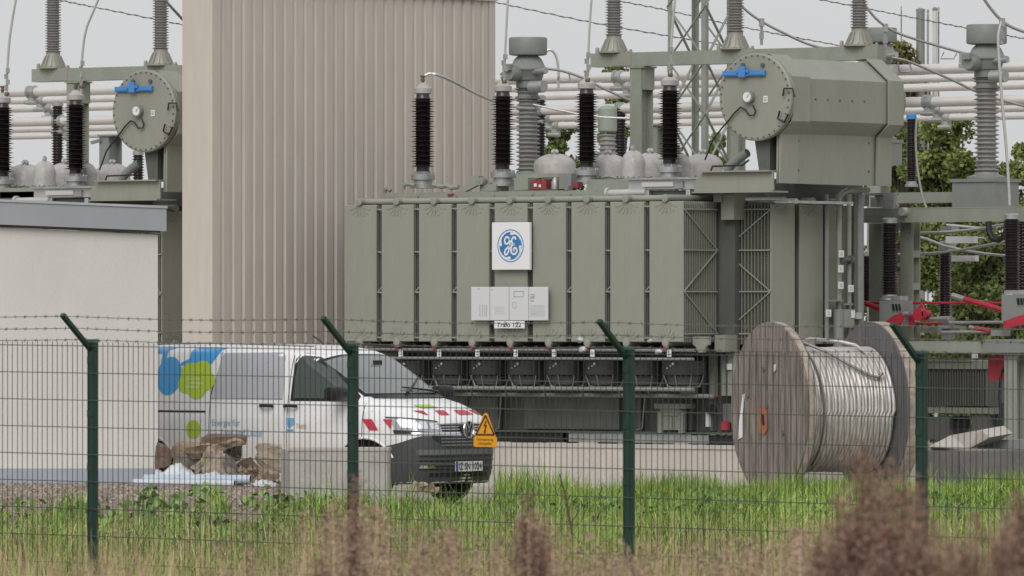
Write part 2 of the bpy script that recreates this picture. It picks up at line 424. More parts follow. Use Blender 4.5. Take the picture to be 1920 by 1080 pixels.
def brace_bars(mb, face, a0, a1, z0, z1, flip=False):
    """horizontal straps and diagonals on the edge side of a plate stack; face(a,z)->point"""
    H = z1-z0; lv = [z0+.06*H, z0+.36*H, z0+.655*H, z0+.945*H]
    for q in lv: mb.bar(face(a0, q), face(a1, q), .018, .018)
    zig = [(a0, a1), (a1, a0), (a0, a1)]
    if flip: zig = [(b, a) for a, b in zig]
    for k in range(3): mb.bar(face(zig[k][0], lv[3-k]), face(zig[k][1], lv[2-k]), .015, .015)

def bushing(parent, u, v, zb, zt, loc_r=.18, core=.10, label=None, lead=True):
    h = zt-zb
    mb = MB(); mb.lathe((u, v, zb), [(core*.95, .16*h-.02), (core*.95, .2*h)] + sheds(.2*h, .86*h, loc_r, core, 28, .56) + [(core*.9, .90*h)], 20)
    b = mb.build('bushing', M_BROWN, parent, 35)
    mb = MB(); mb.lathe((u, v, zb), [(core*1.9, 0), (core*1.9, .035*h), (core*1.35, .04*h), (core*1.35, .075*h), (core*1.75, .08*h), (core*1.75, .13*h), (core*1.1, .16*h)], 18)
    for k in range(8):
        t = k*math.pi/4; mb.lathe((u+core*1.6*math.cos(t), v+core*1.6*math.sin(t), zb+.13*h), [(.016, 0), (.016, .03)], 6)
    mb.build('flange', M_GALV, b, 35)
    mb = MB(); mb.lathe((u, v, zb), [(core*.8, .885*h), (core*1.28, .90*h), (core*1.3, .945*h), (core*1.1, .95*h), (core*.6, .985*h), (core*.3, h)], 18); mb.build('cap', mat('pale_cap', (.5, .49, .47), .45, .3, var=.06), b, 35)
    mb = MB(); mb.lathe((u, v, zt-.01), [(.022, 0), (.022, .10)], 8); mb.bar((u-.03, v, zt+.09), (u+.03, v, zt+.09), .05, .03); mb.lathe((u, v, zt+.03), [(.035, 0), (.035, .02)], 8)
    mb.build('terminal', mat('bronze_terminal', (.19, .15, .10), .45, .5), b, 35)
    return b

def dome(parent, u, v, z0, r, h):
    mb = MB(); pr = [(r*1.02, 0), (r, .02), (r*1.0, h*.45)]
    for k in range(1, 7):
        t = k/6*math.pi/2; pr.append((r*(math.cos(t)*.82+.18*(1-k/6)), h*.45+h*.4*math.sin(t)))
    pr += [(r*.16, h*.87), (r*.2, h*.93), (r*.1, h)]
    mb.lathe((u, v, z0), pr, 22)
    # folds of the plastic sleeve
    n = len(mb.v)
    for i in range(n):
        x, y, z = mb.v[i]; a = math.atan2(y-v, x-u); f = 1+.05*math.sin(a*9+z*5)*min(1, max(0, (z-z0)/h*2)); mb.v[i] = (u+(x-u)*f, v+(y-v)*f, z+.012*math.sin(a*5))
    d = mb.build('covered_turret', M_PLAST, parent, 50)
    mb = MB(); mb.lathe((u, v, z0-.12), [(r*.8, 0), (r*.8, .09), (r*1.08, .09), (r*1.08, .118)], 22)
    for k in range(14):
        t = k*2*math.pi/14; mb.lathe((u+r*1.0*math.cos(t), v+r*1.0*math.sin(t), z0-.002), [(.014, 0), (.014, .025)], 6)
    mb.build('turret_flange', M_CTGREY, d, 35); return d

def conservator(parent):
    vc = 80.35; uc = U(1418, vc); zc = Z(182, uc, vc); RC = .605
    mb = MB(); mb.lathe((uc, vc+.05, zc), [(RC-.17, 0), (RC-.17, 3.0), (RC-.25, 3.12)], 40, (0, 1, 0))
    c = mb.build('conservator', M_GREEN, parent, 30)
    mb = MB(); mb.lathe((uc, vc-.03, zc), [(RC-.02, 0), (RC, .012), (RC, .05), (RC-.015, .05), (RC-.015, .065), (RC, .065), (RC, .10)], 48, (0, 1, 0)); mb.build('end_cap', M_GREEN, c, 30)
    mb = MB()
    for k in range(36):
        t = 2*math.pi*(k+.5)/36; mb.lathe((uc+(RC-.035)*math.cos(t), vc-.045, zc+(RC-.035)*math.sin(t)), [(.012, 0), (.012, .02)], 6, (0, 1, 0))
    mb.build('cap_bolts', M_DARK, c, 0, kind='stuff')
    def C(px, py, off=0):
        p = PV(px, py, vc-.03); return Vector((p.x, vc-.03-off, p.z))
    # lifting lugs and the blue wedge
    mb = MB(); a, b = C(1358, 137.5), C(1437, 137.5)
    mb.box((a.x, a.y-.05, a.z-.045), (b.x, a.y-.012, a.z+.028)); mb.box((a.x+.02, a.y-.062, a.z-.03), (a.x+.25, a.y-.05, a.z-.02)); mb.box((b.x-.25, a.y-.062, a.z-.03), (b.x-.02, a.y-.05, a.z-.02))
    m_ = (a.x+b.x)/2; mb.box((m_-.06, a.y-.085, a.z-.06), (m_+.05, a.y-.05, a.z+.09)); mb.box((m_-.11, a.y-.075, a.z+.0), (m_+.10, a.y-.05, a.z+.045))
    mb.build('blue_clamp', M_BLUEC, c, 0)
    for q in (1394, 1431):
        mb = MB(); p = C(q, 122); mb.lathe((p.x, p.y-.03, p.z), [(.03, 0), (.03, .03)], 10, (0, 1, 0)); mb.build('lifting_lug', M_DARK, c, 0)
    p = C(1407, 182)
    mb = MB(); mb.lathe((p.x, p.y-.085, p.z), [(.072, 0), (.086, .006), (.086, .085)], 22, (0, 1, 0)); g = mb.build('oil_gauge', M_CTGREY, c, 35)
    mb = MB(); mb.lathe((p.x, p.y-.087, p.z), [(.066, 0), (.066, .001)], 22, (0, 1, 0)); mb.build('dial', M_WHITE, g, 0)
    mb = MB(); mb.bar((p.x, p.y-.09, p.z-.01), (p.x+.035, p.y-.09, p.z+.035), .008, .003); mb.build('needle', M_INK, g, 0)
    p = C(1436, 186); mb = MB(); mb.box((p.x-.035, p.y-.012, p.z-.045), (p.x+.035, p.y-.001, p.z+.045)); t_ = mb.build('tag_plate', M_WHITE, c, 0)
    mb = MB()
    for dz in (.02, .0, -.02): mb.box((p.x-.022, p.y-.0135, p.z+dz-.004), (p.x+.022, p.y-.0125, p.z+dz+.004))
    mb.build('print', M_DARK, t_, 0)
    mb = MB(); pts = [C(*q, .04) for q in ((1414, 196), (1420, 208), (1417, 216), (1408, 216), (1400, 205), (1392, 201), (1380, 212), (1368, 228), (1357, 240), (1340, 262), (1325, 300))]
    mb.tube(pts, .012, 6); mb.build('gauge_cable', M_BLACK, c, 40)
    for (q0, q1, q2, q3) in (((1472, 180), (1474, 166), (1490, 166), (1494, 182)), ((1466, 208), (1462, 222), (1474, 230), (1482, 214))):
        mb = MB(); mb.tube([C(*q, .05) for q in (q0, q1, q2, q3)], .014, 6); mb.build('hose_loop', M_BLACK, c, 40)
    # ribbed acoustic casing facing the aisle
    uF = U(1484, 80.45); v0, v1 = 80.45, V(1692, uF)
    zz = lambda py: Z(py, uF, 80.45)
    prof = [(-.62, zz(101)), (-.36, zz(103)), (0, zz(144)), (0, zz(226)), (-.20, zz(250)), (-.21, zz(343))]
    def shell(name, a, b, off):
        mb = MB(); n = len(prof); top = prof; pts = []
        for i, (du, z) in enumerate(prof):
            # offset outwards by off
            p0 = Vector(prof[max(i-1, 0)]); p1 = Vector(prof[min(i+1, n-1)]); d = (p1-p0).normalized(); nn = Vector((-d.y, d.x))
            if nn.x < -.01: nn = -nn
            if i == 0: nn = Vector((0, 1))
            pts.append((du+nn.x*off, z+nn.y*off))
        poly = [(uF+x, a, z) for x, z in pts] + [(uF+x-.03, a, z-(.03 if q_ == 0 else .0)) for q_, (x, z) in list(enumerate(pts))[::-1]]
        mb.prism(poly, (0, b-a, 0)); return mb.build(name, M_GREEN, c, 0)
    shell('casing_panel', v0+.02, v1-.02, -.03)
    def ring(a, b):
        return shell('casing_rib', a, b, .025)
    ring(v0, v0+.42); ring(v1-.36, v1)
    mb = MB()
    for k in range(5):
        vq = v0+.62+k*.30; mb.lathe((uF-.028, vq, zz(184)), [(.013, 0), (.013, .012)], 8, (1, 0, 0))
    for (q, w) in ((v0+.5, 262), (v0+.5, 318), (v1-.5, 262), (v1-.5, 316)): mb.lathe((uF-.235, q, zz(w)), [(.014, 0), (.014, .012)], 8, (1, 0, 0))
    mb.build('casing_bolts', M_DARK, c, 0, kind='stuff')
    # saddle and cantilever
    mb = MB(); ua, ub = U(1403, vc), U(1462, vc); z0 = Z(322, uc, vc)
    mb.prism([(ua-.0, vc+.12, zc-.45), (ub-.25, vc+.12, zc-.45), (ub-.25, vc+.12, z0), (ua+.10, vc+.12, z0)], (0, 2.4, 0)); mb.build('saddle', M_DARK, c, 0)
    mb = MB(); a = U(1316, vc); a2 = U(1300, vc)
    mb.prism([(a, vc+.02, z0), (uF-.25, vc+.02, z0), (uF-.25, vc+.02, z0-.26), (a2, vc+.02, z0-.26), (a2, vc+.02, z0-.12)], (0, .03, 0))
    mb.box((a, vc-.06, z0), (uF-.26, vc+.5, z0+.02)); mb.box((a2, vc-.04, z0-.285), (uF-.26, vc+.4, z0-.262)); cb = mb.build('cantilever_beam', M_GREEN, c, 0)
    mb = MB(); mb.tube([PV(x, y, vc+.3) for x, y in ((1362, 321), (1372, 308), (1386, 296), (1402, 286))], [.06, .065, .065, .06], 10); mb.build('oil_pipe', M_CTGREY, c, 40)
    mb = MB(); mb.tube([PV(x, y, vc+.05) for x, y in ((1333, 320), (1336, 312), (1360, 311), (1392, 310), (1404, 300))], .014, 6); mb.build('hose_loop', M_BLACK, c, 40)
    return c

def trafo_top(t, full):
    """cover frame, cable boxes and turrets"""
    vt = 80.9
    zt = Z(358, U(1000, vt), vt)
    # tank lid
    u0, u1 = U(715, vt), U(1310, vt)
    if full:
        mb = MB(); mb.box((u0, vt+.06, zt-.14), (u1+.5, vt+3.0, zt-.02)); mb.build('lid', M_GREEN, t, 0)
        mb = MB(); mb.box((u0, vt, zt-.12), (U(1140, vt), vt+.05, zt-.0))
        mb.build('lid_rail', M_GREEN, t, 0)
        for k in range(7):
            ua = U(718+k*71.5, vt-.02); ub = U(718+(k+1)*71.5-6, vt-.02)
            mb = MB(); mb.box((ua, vt-.03, zt-.115), (ub, vt-.003, zt-.05)); mb.build('cable_tray', M_GREEN2, t, 0)
        # bits on the lid
        mb = MB(); mb.tube([PV(x, y, vt+.1) for x, y in ((757, 357), (757, 347), (768, 345), (778, 348))], .03, 8); mb.build('pipe_bend', M_GREEN2, t, 40)
        mb = MB(); mb.tube([PV(x, y, vt+.1) for x, y in ((812, 346), (826, 350), (838, 348), (846, 352), (860, 350))], .035, 8); mb.build('pipe_bend', M_GREEN2, t, 40)
        mb = MB(); mb.bar(PV(868, 358, vt+.1), PV(896, 343, vt+.1), .07, .07); vbox(mb, 883, 897, 330, 344, vt+.15, .12); mb.build('jack_bracket', M_GREEN2, t, 0)
        mb = MB(); mb.lathe(PV(905, 340, vt+.2), [(.05, -.06), (.06, 0), (.05, .06)], 12, (0, 1, 0)); mb.build('valve_wheel', M_GALV, t, 40)
        mb = MB(); vbox(mb, 900, 930, 346, 358, vt+.2, .3); mb.build('terminal_box', M_GREEN2, t, 0); mb = MB(); vbox(mb, 964, 990, 333, 356, vt+.1, .3); mb.build('terminal_box', M_GREEN2, t, 0)
        mb = MB(); vbox(mb, 968, 1075, 325, 333, vt+.35, .5); mb.build('cover_plate', M_GREEN2, t, 0)
        mb = MB(); vbox(mb, 1048, 1071, 326, 354, vt+.1, .2); tb_ = mb.build('terminal_box', M_CTGREY, t, 0); mb = MB(); vbox(mb, 1058, 1066, 348, 358, vt+.0, .1); mb.build('cable_gland', M_CTGREY, tb_, 0)
        mb = MB(); vbox(mb, 997, 1024, 339, 355, vt+.12, .16)
        for q in (1000, 1008, 1016): vbox(mb, q, q+5, 336, 340, vt+.14, .1)
        rb = mb.build('red_relay', mat('faded_red', (.27, .05, .05), .6, var=.25, scale=14), t, 0)
        mb = MB(); vbox(mb, 1001, 1006, 344, 350, vt+.11, .006); mb.build('name_tag', M_WHITE, rb, 0); mb = MB(); vbox(mb, 1010, 1014, 346, 351, vt+.11, .006); mb.build('name_tag', M_WHITE, rb, 0)
        mb = MB(); mb.lathe(PV(1041, 355, vt+.2), [(.06, 0), (.06, .1), (.04, .14), (.02, .17)], 12); mb.build('relief_valve', M_GALV, t, 40)
        mb = MB(); vbox(mb, 1073, 1084, 341, 352, vt+.1, .1); mb.build('red_cap', mat('faded_red', (.27, .05, .05), .6), t, 0)
        mb = MB(); vbox(mb, 839, 848, 363, 367, vt-.05, .04); mb.build('red_flag', M_RED, t, 0)
        mb = MB(); mb.tube([PV(x, y, vt+.02) for x, y in ((722, 362), (722, 355), (728, 354), (732, 358))], .03, 8); mb.build('pipe_bend', M_CTGREY, t, 40)
    # aluminium box with sliding handle, right of the lid
    vt2 = 80.55
    mb = MB(); vbox(mb, 1178, 1306, 337, 355, vt2, .35); ab = mb.build('busbar_box', M_ALU, t, 0)
    mb = MB(); vbox(mb, 1203, 1262, 341, 350, vt2-.05, .045); mb.build('slide_rail', M_PIPE, ab, 0)
    mb = MB(); vbox(mb, 1262, 1280, 340, 353, vt2-.03, .03); mb.build('cover', M_GALV, ab, 0)
    mb = MB(); vbox(mb, 1170, 1312, 332.5, 336.8, vt2-.08, .6); mb.build('cover_plate', M_GALV, ab, 0)
    mb = MB(); vbox(mb, 1306, 1364, 340, 357, vt2, .3); mb.build('bracket_plate', M_GREEN, ab, 0)
    mb = MB(); vbox(mb, 1211, 1217, 356, 366, vt2-.01, .05); mb.build('foot', M_ALU, ab, 0); mb = MB(); vbox(mb, 1286, 1294, 356, 366, vt2-.01, .05); mb.build('foot', M_ALU, ab, 0)
    mb = MB(); a = PV(1141, 363, vt2); b = PV(1212, 361, vt2); mb.lathe(a, [(.03, -.02), (.085, -.02), (.085, .02), (.055, .02), (.055, (b-a).length)], 16, (b-a).normalized()); mb.build('drain_pipe', mat('pale_pipe', (.55, .54, .52), .45, .2), t, 40)
    mb = MB(); vbox(mb, 1217, 1290, 357, 366, vt2+.06, .05); mb.build('cross_bar', M_DARK, t, 0); mb = MB(); vbox(mb, 1310, 1490, 336, 374, vt2+1.2, .3); mb.build('lid_girder', M_DARK, t, 0)
    mb = MB(); vbox(mb, 1100, 1180, 336, 356, vt2+.4, .3); mb.build('terminal_box', M_GREEN2, t, 0)
    for (px, r, vv_, h, zb) in ((1040, .30, 82.3, .40, 333), (1140, .28, 81.9, .40, 334), (1187, .17, 81.5, .46, 334), (1219, .26, 82.2, .42, 334), (1273, .16, 81.7, .42, 334), (1318, .28, 82.4, .40, 333)):
        if not full and px < 1100: continue
        dome(t, U(px, vv_), vv_, Z(zb, U(px, vv_), vv_), r, h)

def bushings(t, full):
    for (px, pb, ptop) in ((793, 353, 155), (943, 349, 151), (1100, 345, 146), (1256, 339, 140)):
        vv_ = 81.3; u = U(px, vv_)
        if not full and px < 1000: continue
        bushing(t, u, vv_, Z(pb, u, vv_), Z(ptop, u, vv_))

t1 = thing('power_transformer', 'large grey green power transformer with nine radiators and a sign plate in the middle', 'transformer', TORG)
proto = None
for k in range(9):
    uc = U(710, V0) + (k-.5)*PITCH
    loc = Vector((uc, V0, RH0))-TORG
    if proto is None: proto = radiator_parts(t1, loc)
    else: copy_tree(proto, t1, loc)
ulast = U(710, V0)+7.5*PITCH; uR = ulast+RW/2
# second bank on the end of the tank, plates facing along the row
V1 = 80.9; U1 = U(1446, V1)
for k in range(3):
    r = copy_tree(proto, t1, Vector((U1, V1+RW/2+.0+k*(PITCH*1.03), RH0-.03))-TORG); r.rotation_euler = (0, 0, math.pi/2)
mb = MB(); brace_bars(mb, lambda a, z: (uR+.012, V0+a, z), .0, NF*FP-.04, RH0, RH1); mb.build('brace', M_GREEN2, t1, 0)
mb = MB(); brace_bars(mb, lambda a, z: (U1-a, V1-.012, z), .0, NF*FP-.04, RH0, RH1, False); mb.build('brace', M_GREEN2, t1, 0)
mb = MB(); vq = V1+2*PITCH*1.03+RW+.3
brace_bars(mb, lambda a, z: (U1-a, vq, z), .0, NF*FP-.04, RH0, RH1); mb.build('brace', M_GREEN2, t1, 0)
mb = MB()
for k in range(8):                          # straps seen in the gaps between radiators
    ug = U(710, V0)+k*PITCH
    for q in (.36, .655): mb.box((ug-.06, V0+.03, RH0+q*RH-.01), (ug+.06, V0+.05, RH0+q*RH+.01))
    mb.bar((ug-.05, V0+.04, RH0+.36*RH), (ug+.05, V0+.04, RH0+.36*RH+.09), .015)
    mb.box((ug-.06, V0+.02, RH1-.075), (ug+.06, V0+.04, RH1-.055)); mb.box((ug-.06, V0+.02, RH0+.05), (ug+.06, V0+.04, RH0+.07))
mb.build('strap', M_GREEN2, t1, 0)
# top and bottom headers
mb = MB(); mb.tube([(U(690, V0)-.25, V0+.10, RH1+.045), (uR-.35, V0+.10, RH1+.045)], .045, 12); mb.build('collector_pipe', M_GREEN, t1, 40)
mb = MB(); mb.tube([(U(1376, V1), V1+.12, RH1-.0), (U1+.35, V1+.12, RH1-.0)], .04, 12); mb.build('collector_pipe', M_GALV, t1, 40)
mb = MB(); mb.box((uR-.1, V0+.88, RH0-.15), (uR+.25, V0+1.0, RH1+.05)); mb.build('bank_frame', M_DARK, t1, 0)
mb = MB(); vv_ = V0+.75; vbox(mb, 1352, 1376, 364, 412, vv_, .28); mb.build('header_duct', M_GREEN, t1, 0)
mb = MB(); vbox(mb, 1338, 1352, 360, 379, vv_-.05, .2); mb.build('header_duct', M_GREEN, t1, 0)
mb = MB(); vbox(mb, 1340, 1360, 628, 660, vv_-.1, .28); mb.build('header_duct', M_GREEN, t1, 0)
mb = MB(); a = U(1299, V0+.2); b = U(1329, V0+.2); zc = Z(631, a, V0+.2)
mb.prism([(a, V0+.2, zc), (b, V0+.2, zc), (b, V0+.2, zc-.11), (b-.06, V0+.2, zc-.14), (b-.09, V0+.2, zc-.22), (a+.08, V0+.2, zc-.22), (a+.05, V0+.2, zc-.14), (a, V0+.2, zc-.11)], (0, .05, 0)); mb.build('gusset', M_GREEN, t1, 0)
# tank
vT = 80.95; uT0, uT1 = U(700, vT), U(1352, vT)
zT0 = Z(806, U(1000, vT), vT); zT1 = Z(372, U(1000, vT), vT)
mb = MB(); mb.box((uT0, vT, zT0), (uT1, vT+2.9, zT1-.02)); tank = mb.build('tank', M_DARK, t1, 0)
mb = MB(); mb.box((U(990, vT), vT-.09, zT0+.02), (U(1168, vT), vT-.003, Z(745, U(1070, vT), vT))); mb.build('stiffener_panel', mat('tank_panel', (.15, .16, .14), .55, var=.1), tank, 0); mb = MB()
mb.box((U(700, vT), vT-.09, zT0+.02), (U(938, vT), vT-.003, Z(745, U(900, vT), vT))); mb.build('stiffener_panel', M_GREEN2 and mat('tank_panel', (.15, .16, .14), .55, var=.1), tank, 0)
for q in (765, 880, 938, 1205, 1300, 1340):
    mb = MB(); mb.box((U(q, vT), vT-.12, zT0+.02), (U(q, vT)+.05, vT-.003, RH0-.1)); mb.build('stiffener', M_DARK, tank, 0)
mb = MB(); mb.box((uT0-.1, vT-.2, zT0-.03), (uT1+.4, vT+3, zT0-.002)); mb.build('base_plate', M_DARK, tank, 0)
# rails under the radiators, fans
for (py, vv_, rr) in ((656, V0+.08, .022), (672, V0+.04, .02), (728, V0+.04, .028), (740, V0+.5, .03)):
    mb = MB(); z = Z(py, U(960, vv_), vv_); mb.tube([(U(655, vv_), vv_, z), (uR+.15, vv_, z)], rr, 8); mb.build('fan_rail', M_CTGREY, t1, 40)
mb = MB(); z0 = Z(652, U(960, V0+.1), V0+.1); mb.box((U(655, V0), V0+.12, z0-.08), (uR+.1, V0+.9, z0-.04)); mb.build('fan_deck', M_BLACK, t1, 0)
M_FAN = mat('fan_black', (.028, .029, .03), .45, var=.2)
M_BASK = mat('fan_basket', (.10, .10, .09), .5, var=.1)
fan0 = None
for k in range(9):
    uc = U(710, V0) + (k-.5)*PITCH; loc = Vector((uc, V0+.42, Z(674, uc, V0+.42)))
    if fan0 is None:
        mb = MB(); o = (0, 0, 0); mb.lathe((0, 0, -.22), [(.30, 0), (.31, .01), (.31, .20), (.295, .20), (.295, .02), (.30, 0)], 24)
        f = mb.build('cooling_fan', M_FAN, t1, 35, origin=(0, 0, 0), loc=loc-TORG)
        mb = MB(); mb.lathe((0, 0, -.36), [(.13, 0), (.13, .12), (.10, .16)], 14)
        for q in range(5):
            a = q*2*math.pi/5; mb.bar((.08*math.cos(a), .08*math.sin(a), -.1), (.28*math.cos(a), .28*math.sin(a), -.13), .1, .008)
        mb.build('rotor', M_BLACK, f, 35, origin=(0, 0, 0))
        mb = MB()
        for q in range(8):
            a = q*2*math.pi/8+.2; ca, sa = math.cos(a), math.sin(a)
            mb.tube([(.30*ca, .30*sa, -.22), (.24*ca, .24*sa, -.37), (.10*ca, .10*sa, -.38)], .007, 5)
        mb.lathe((0, 0, -.385), [(.245, 0), (.25, .006), (.24, .01)], 20)
        mb.build('guard', M_GALV, f, 35, origin=(0, 0, 0))
        mb = MB(); mb.lathe((0, 0, -.35), [(.20, 0), (.24, .12)], 20); mb.build('basket', M_BASK, f, 35, origin=(0, 0, 0))
        mb = MB(); mb.lathe((.05, -.315, -.06), [(.024, 0), (.018, .02)], 8, (0, -1, 0)); mb.lathe((.0, -.312, -.09), [(.013, 0), (.01, .01)], 8, (0, -1, 0)); mb.lathe((-.06, -.308, -.12), [(.012, 0), (.01, .01)], 8, (0, -1, 0))
        mb.build('gland', M_ALU, f, 35, origin=(0, 0, 0), kind='stuff')
        fan0 = f
    else: copy_tree(fan0, t1, loc-TORG)
    mb = MB(); ut = U(823+71.9*(k-2), V0+.03); zt_ = Z(662, ut, V0+.03); mb.box((ut-.035, V0+.03, zt_-.05), (ut+.035, V0+.04, zt_+.05))
    tg = mb.build('tag_plate', M_WHITE, t1, 0)
    mb = MB(); mb.box((ut-.018, V0+.026, zt_-.022), (ut+.018, V0+.0285, zt_-.014)); mb.box((ut-.018, V0+.026, zt_+.012), (ut+.012, V0+.0285, zt_+.02)); mb.build('print', M_DARK, tg, 0)
    mb = MB(); uh = uc-.02; zh = Z(651, uh, V0); mb.box((uh-.012, V0-.02, zh-.04), (uh+.025, V0+.0, zh+.03)); mb.build('valve_handle', M_RED, t1, 0)
# hanger brackets, lower jack, skid
for q in (873, 938, 1010, 1080, 1150, 1205):
    mb = MB(); a = PV(q+8, 728, V0+.1); b = PV(q+14, 744, V0+.5); mb.bar(a, b, .02); mb.build('hanger', M_CTGREY, t1, 0)
for q in (938, 1207):
    mb = MB(); mb.tube([PV(q+2, 744, vT-.15), PV(q, 770, vT-.15), PV(q-3, 803, vT-.15), PV(q-14, 806, vT-.15)], .012, 6); mb.build('conduit', M_GALV, t1, 40)
mb = MB(); vj = vT-.3; vbox(mb, 1226, 1285, 757, 766, vj, .25); vbox(mb, 1238, 1274, 766, 806, vj+.04, .2); vbox(mb, 1232, 1240, 772, 812, vj+.02, .06); vbox(mb, 1272, 1280, 770, 812, vj+.02, .06); vbox(mb, 1241, 1271, 775, 779, vj+.01, .03); vbox(mb, 1256, 1259, 782, 806, vj+.01, .03)
mb.build('jacking_bracket', M_GREEN2, t1, 0)
mb = MB(); vs_ = vT-.15; zz_ = Z(817, U(1000, vs_), vs_)
mb.box((U(760, vs_), vs_, zz_-.09), (U(1065, vs_), vs_+.2, zz_+.07)); mb.lathe((U(1065, vs_), vs_+.1, zz_-.01), [(.09, -.1), (.09, .1)], 14, (0, 1, 0)); mb.build('skid', M_BLACK, t1, 30); mb = MB(); mb.box((U(1290, vs_), vs_, zz_-.09), (U(1420, vs_), vs_+.2, zz_+.05)); mb.build('skid', M_BLACK, t1, 30)
mb = MB(); zz2 = Z(814, U(1200, vs_-.05), vs_-.05); mb.box((U(1068, vs_), vs_-.02, zz2-.12), (U(1330, vs_), vs_+.2, zz2+.03)); mb.build('skid', M_GALV, t1, 0)
for (a, b) in ((1298, 1310), (1313, 1326), (1332, 1342), (1349, 1358), (1364, 1370)):
    mb = MB(); vbox(mb, a, b, 811, 816, vs_-.02, .02); mb.build('tag_plate', M_WHITE, t1, 0)
mb = MB(); vbox(mb, 1323, 1331, 773, 800, vT-.14, .02); mb.build('tag_plate', M_WHITE, t1, 0)
mb = MB(); vbox(mb, 1352, 1364, 790, 806, vT-.2, .05); mb.build('stop_button', M_RED, t1, 0)
mb = MB(); vbox(mb, 1262, 1345, 741.5, 744.5, vT-.22, .05); mb.build('red_strip', mat('dull_red', (.26, .05, .05), .6), t1, 0)
mb = MB(); p = PV(1336, 768, vT-.16); mb.lathe(p, [(.075, -.04), (.075, 0)], 16, (0, 1, 0)); mb.build('valve_wheel', M_BLACK, t1, 35)
for (a, b) in ((1316, 1322), (1330, 1340), (1352, 1360), (1364, 1380)):
    mb = MB(); vbox(mb, a, b, 662, 742, vT-.16, .08); mb.build('drop_pipe', M_GREEN2 if a != 1316 else M_DARK, t1, 0)
mb = MB(); vbox(mb, 1276, 1296, 700, 742, vT-.3, .15); mb.build('drop_pipe', M_CTGREY, t1, 0)
mb = MB(); vbox(mb, 1355, 1400, 757, 792, vT-.1, .05); mb.build('side_panel', mat('tank_panel', (.15, .16, .14), .55), t1, 0)
mb = MB(); vbox(mb, 1362, 1370, 682, 693, vT-.2, .05); mb.build('tag_plate', M_WHITE, t1, 0)
# rating plates hung on the radiators
trafo_top(t1, True); bushings(t1, True); conservator(t1)
# vertical pipes, valves and tags at the far end of the tank
uP = U1+.15
for (q, w, m_) in ((1550, .03, M_CTGREY), (1573, .04, M_GREEN2), (1592, .035, M_GREEN2), (1603, .03, M_DARK), (1611, .07, M_CTGREY)):
    vp = V(q, uP); z0, z1 = Z(640, uP, vp), Z(364, uP, vp)
    mb = MB(); mb.tube([(uP, vp, z0), (uP, vp, z1)], w, 10); mb.build('riser_pipe', m_, t1, 40)
vp = V(1573, uP)
mb = MB(); mb.tube([(uP, vp, Z(372, uP, vp)), (uP+.02, vp+.05, Z(362, uP, vp)), (uP+.02, vp+.2, Z(356, uP, vp)), (uP+.02, vp+.7, Z(355, uP, vp))], .04, 8); mb.build('pipe_bend', M_GREEN2, t1, 40)
for (x, y) in ((1577, 476), (1576, 504), (1576, 535), (1595, 541), (1553, 587)):
    vp = V(x, uP+.08); p = Vector((uP+.08, vp, Z(y, uP+.08, vp))); mb = MB(); mb.box((p.x, p.y-.06, p.z-.05), (p.x+.01, p.y+.06, p.z+.05)); tg = mb.build('tag_plate', M_WHITE, t1, 0)
    mb = MB(); mb.box((p.x+.0105, p.y-.03, p.z-.018), (p.x+.012, p.y+.03, p.z-.011)); mb.box((p.x+.0105, p.y-.03, p.z+.01), (p.x+.012, p.y+.015, p.z+.017)); mb.build('print', M_DARK, tg, 0)
def ubox(mb, p0, p1, y0, y1, u, th):
    va, vb = V(p0, u), V(p1, u); vm = (va+vb)/2
    return mb.box((u-th, va, Z(y0, u, vm)), (u, vb, Z(y1, u, vm)))
mb = MB(); vp = V(1586, uP+.05); mb.lathe((uP+.05, vp, Z(487, uP, vp)), [(.06, -.12), (.06, -.08), (.035, -.08), (.035, .1), (.06, .1), (.06, .14)], 12, (0, 1, 0)); mb.build('valve', M_DARK, t1, 40)
mb = MB(); ubox(mb, 1582, 1602, 580, 614, uP+.1, .1); bx = mb.build('junction_box', M_GREEN2, t1, 0)
mb = MB(); ubox(mb, 1597, 1603, 582, 596, uP+.112, .01); mb.build('label_plate', M_WHITE, bx, 0)
mb = MB(); ubox(mb, 1607, 1616, 586, 598, uP+.1, .1); mb.build('junction_box', mat('pale_box', (.5, .5, .46), .5), t1, 0)
mb = MB(); ubox(mb, 1562, 1582, 562, 565, uP+.1, .15); ubox(mb, 1584, 1600, 569, 572, uP+.1, .15); mb.build('pipe_flange', M_CTGREY, t1, 0)
mb = MB(); vp = V(1572, uP+.05); mb.lathe((uP+.05, vp, .6), [(.075, 0), (.075, Z(580, uP, vp)-.6)], 14); mb.build('sump_pipe', M_CTGREY, t1, 40)
mb = MB(); ubox(mb, 1478, 1618, 346, 378, U1-.3, .3); mb.build('lid_girder', M_DARK, t1, 0)
mb = MB(); ubox(mb, 1480, 1600, 377, 382, uP+.25, .25); mb.build('walk_plate', M_GALV, t1, 0)
mb = MB(); mb.box((U1-1.2, vT+.1, .4), (U1-.05, vT+3.0, RH0-.1)); mb.build('end_pedestal', M_DARK, t1, 0)
mb = MB(); ubox(mb, 1555, 1615, 385, 640, U1-.25, .1); mb.build('end_screen', M_FIN, t1, 0)
mb = MB()
for q in range(1558, 1614, 5): ubox(mb, q, q+2.4, 386, 638, U1-.22, .03)
mb.build('screen_fin', M_DARK, t1, 0, kind='stuff')

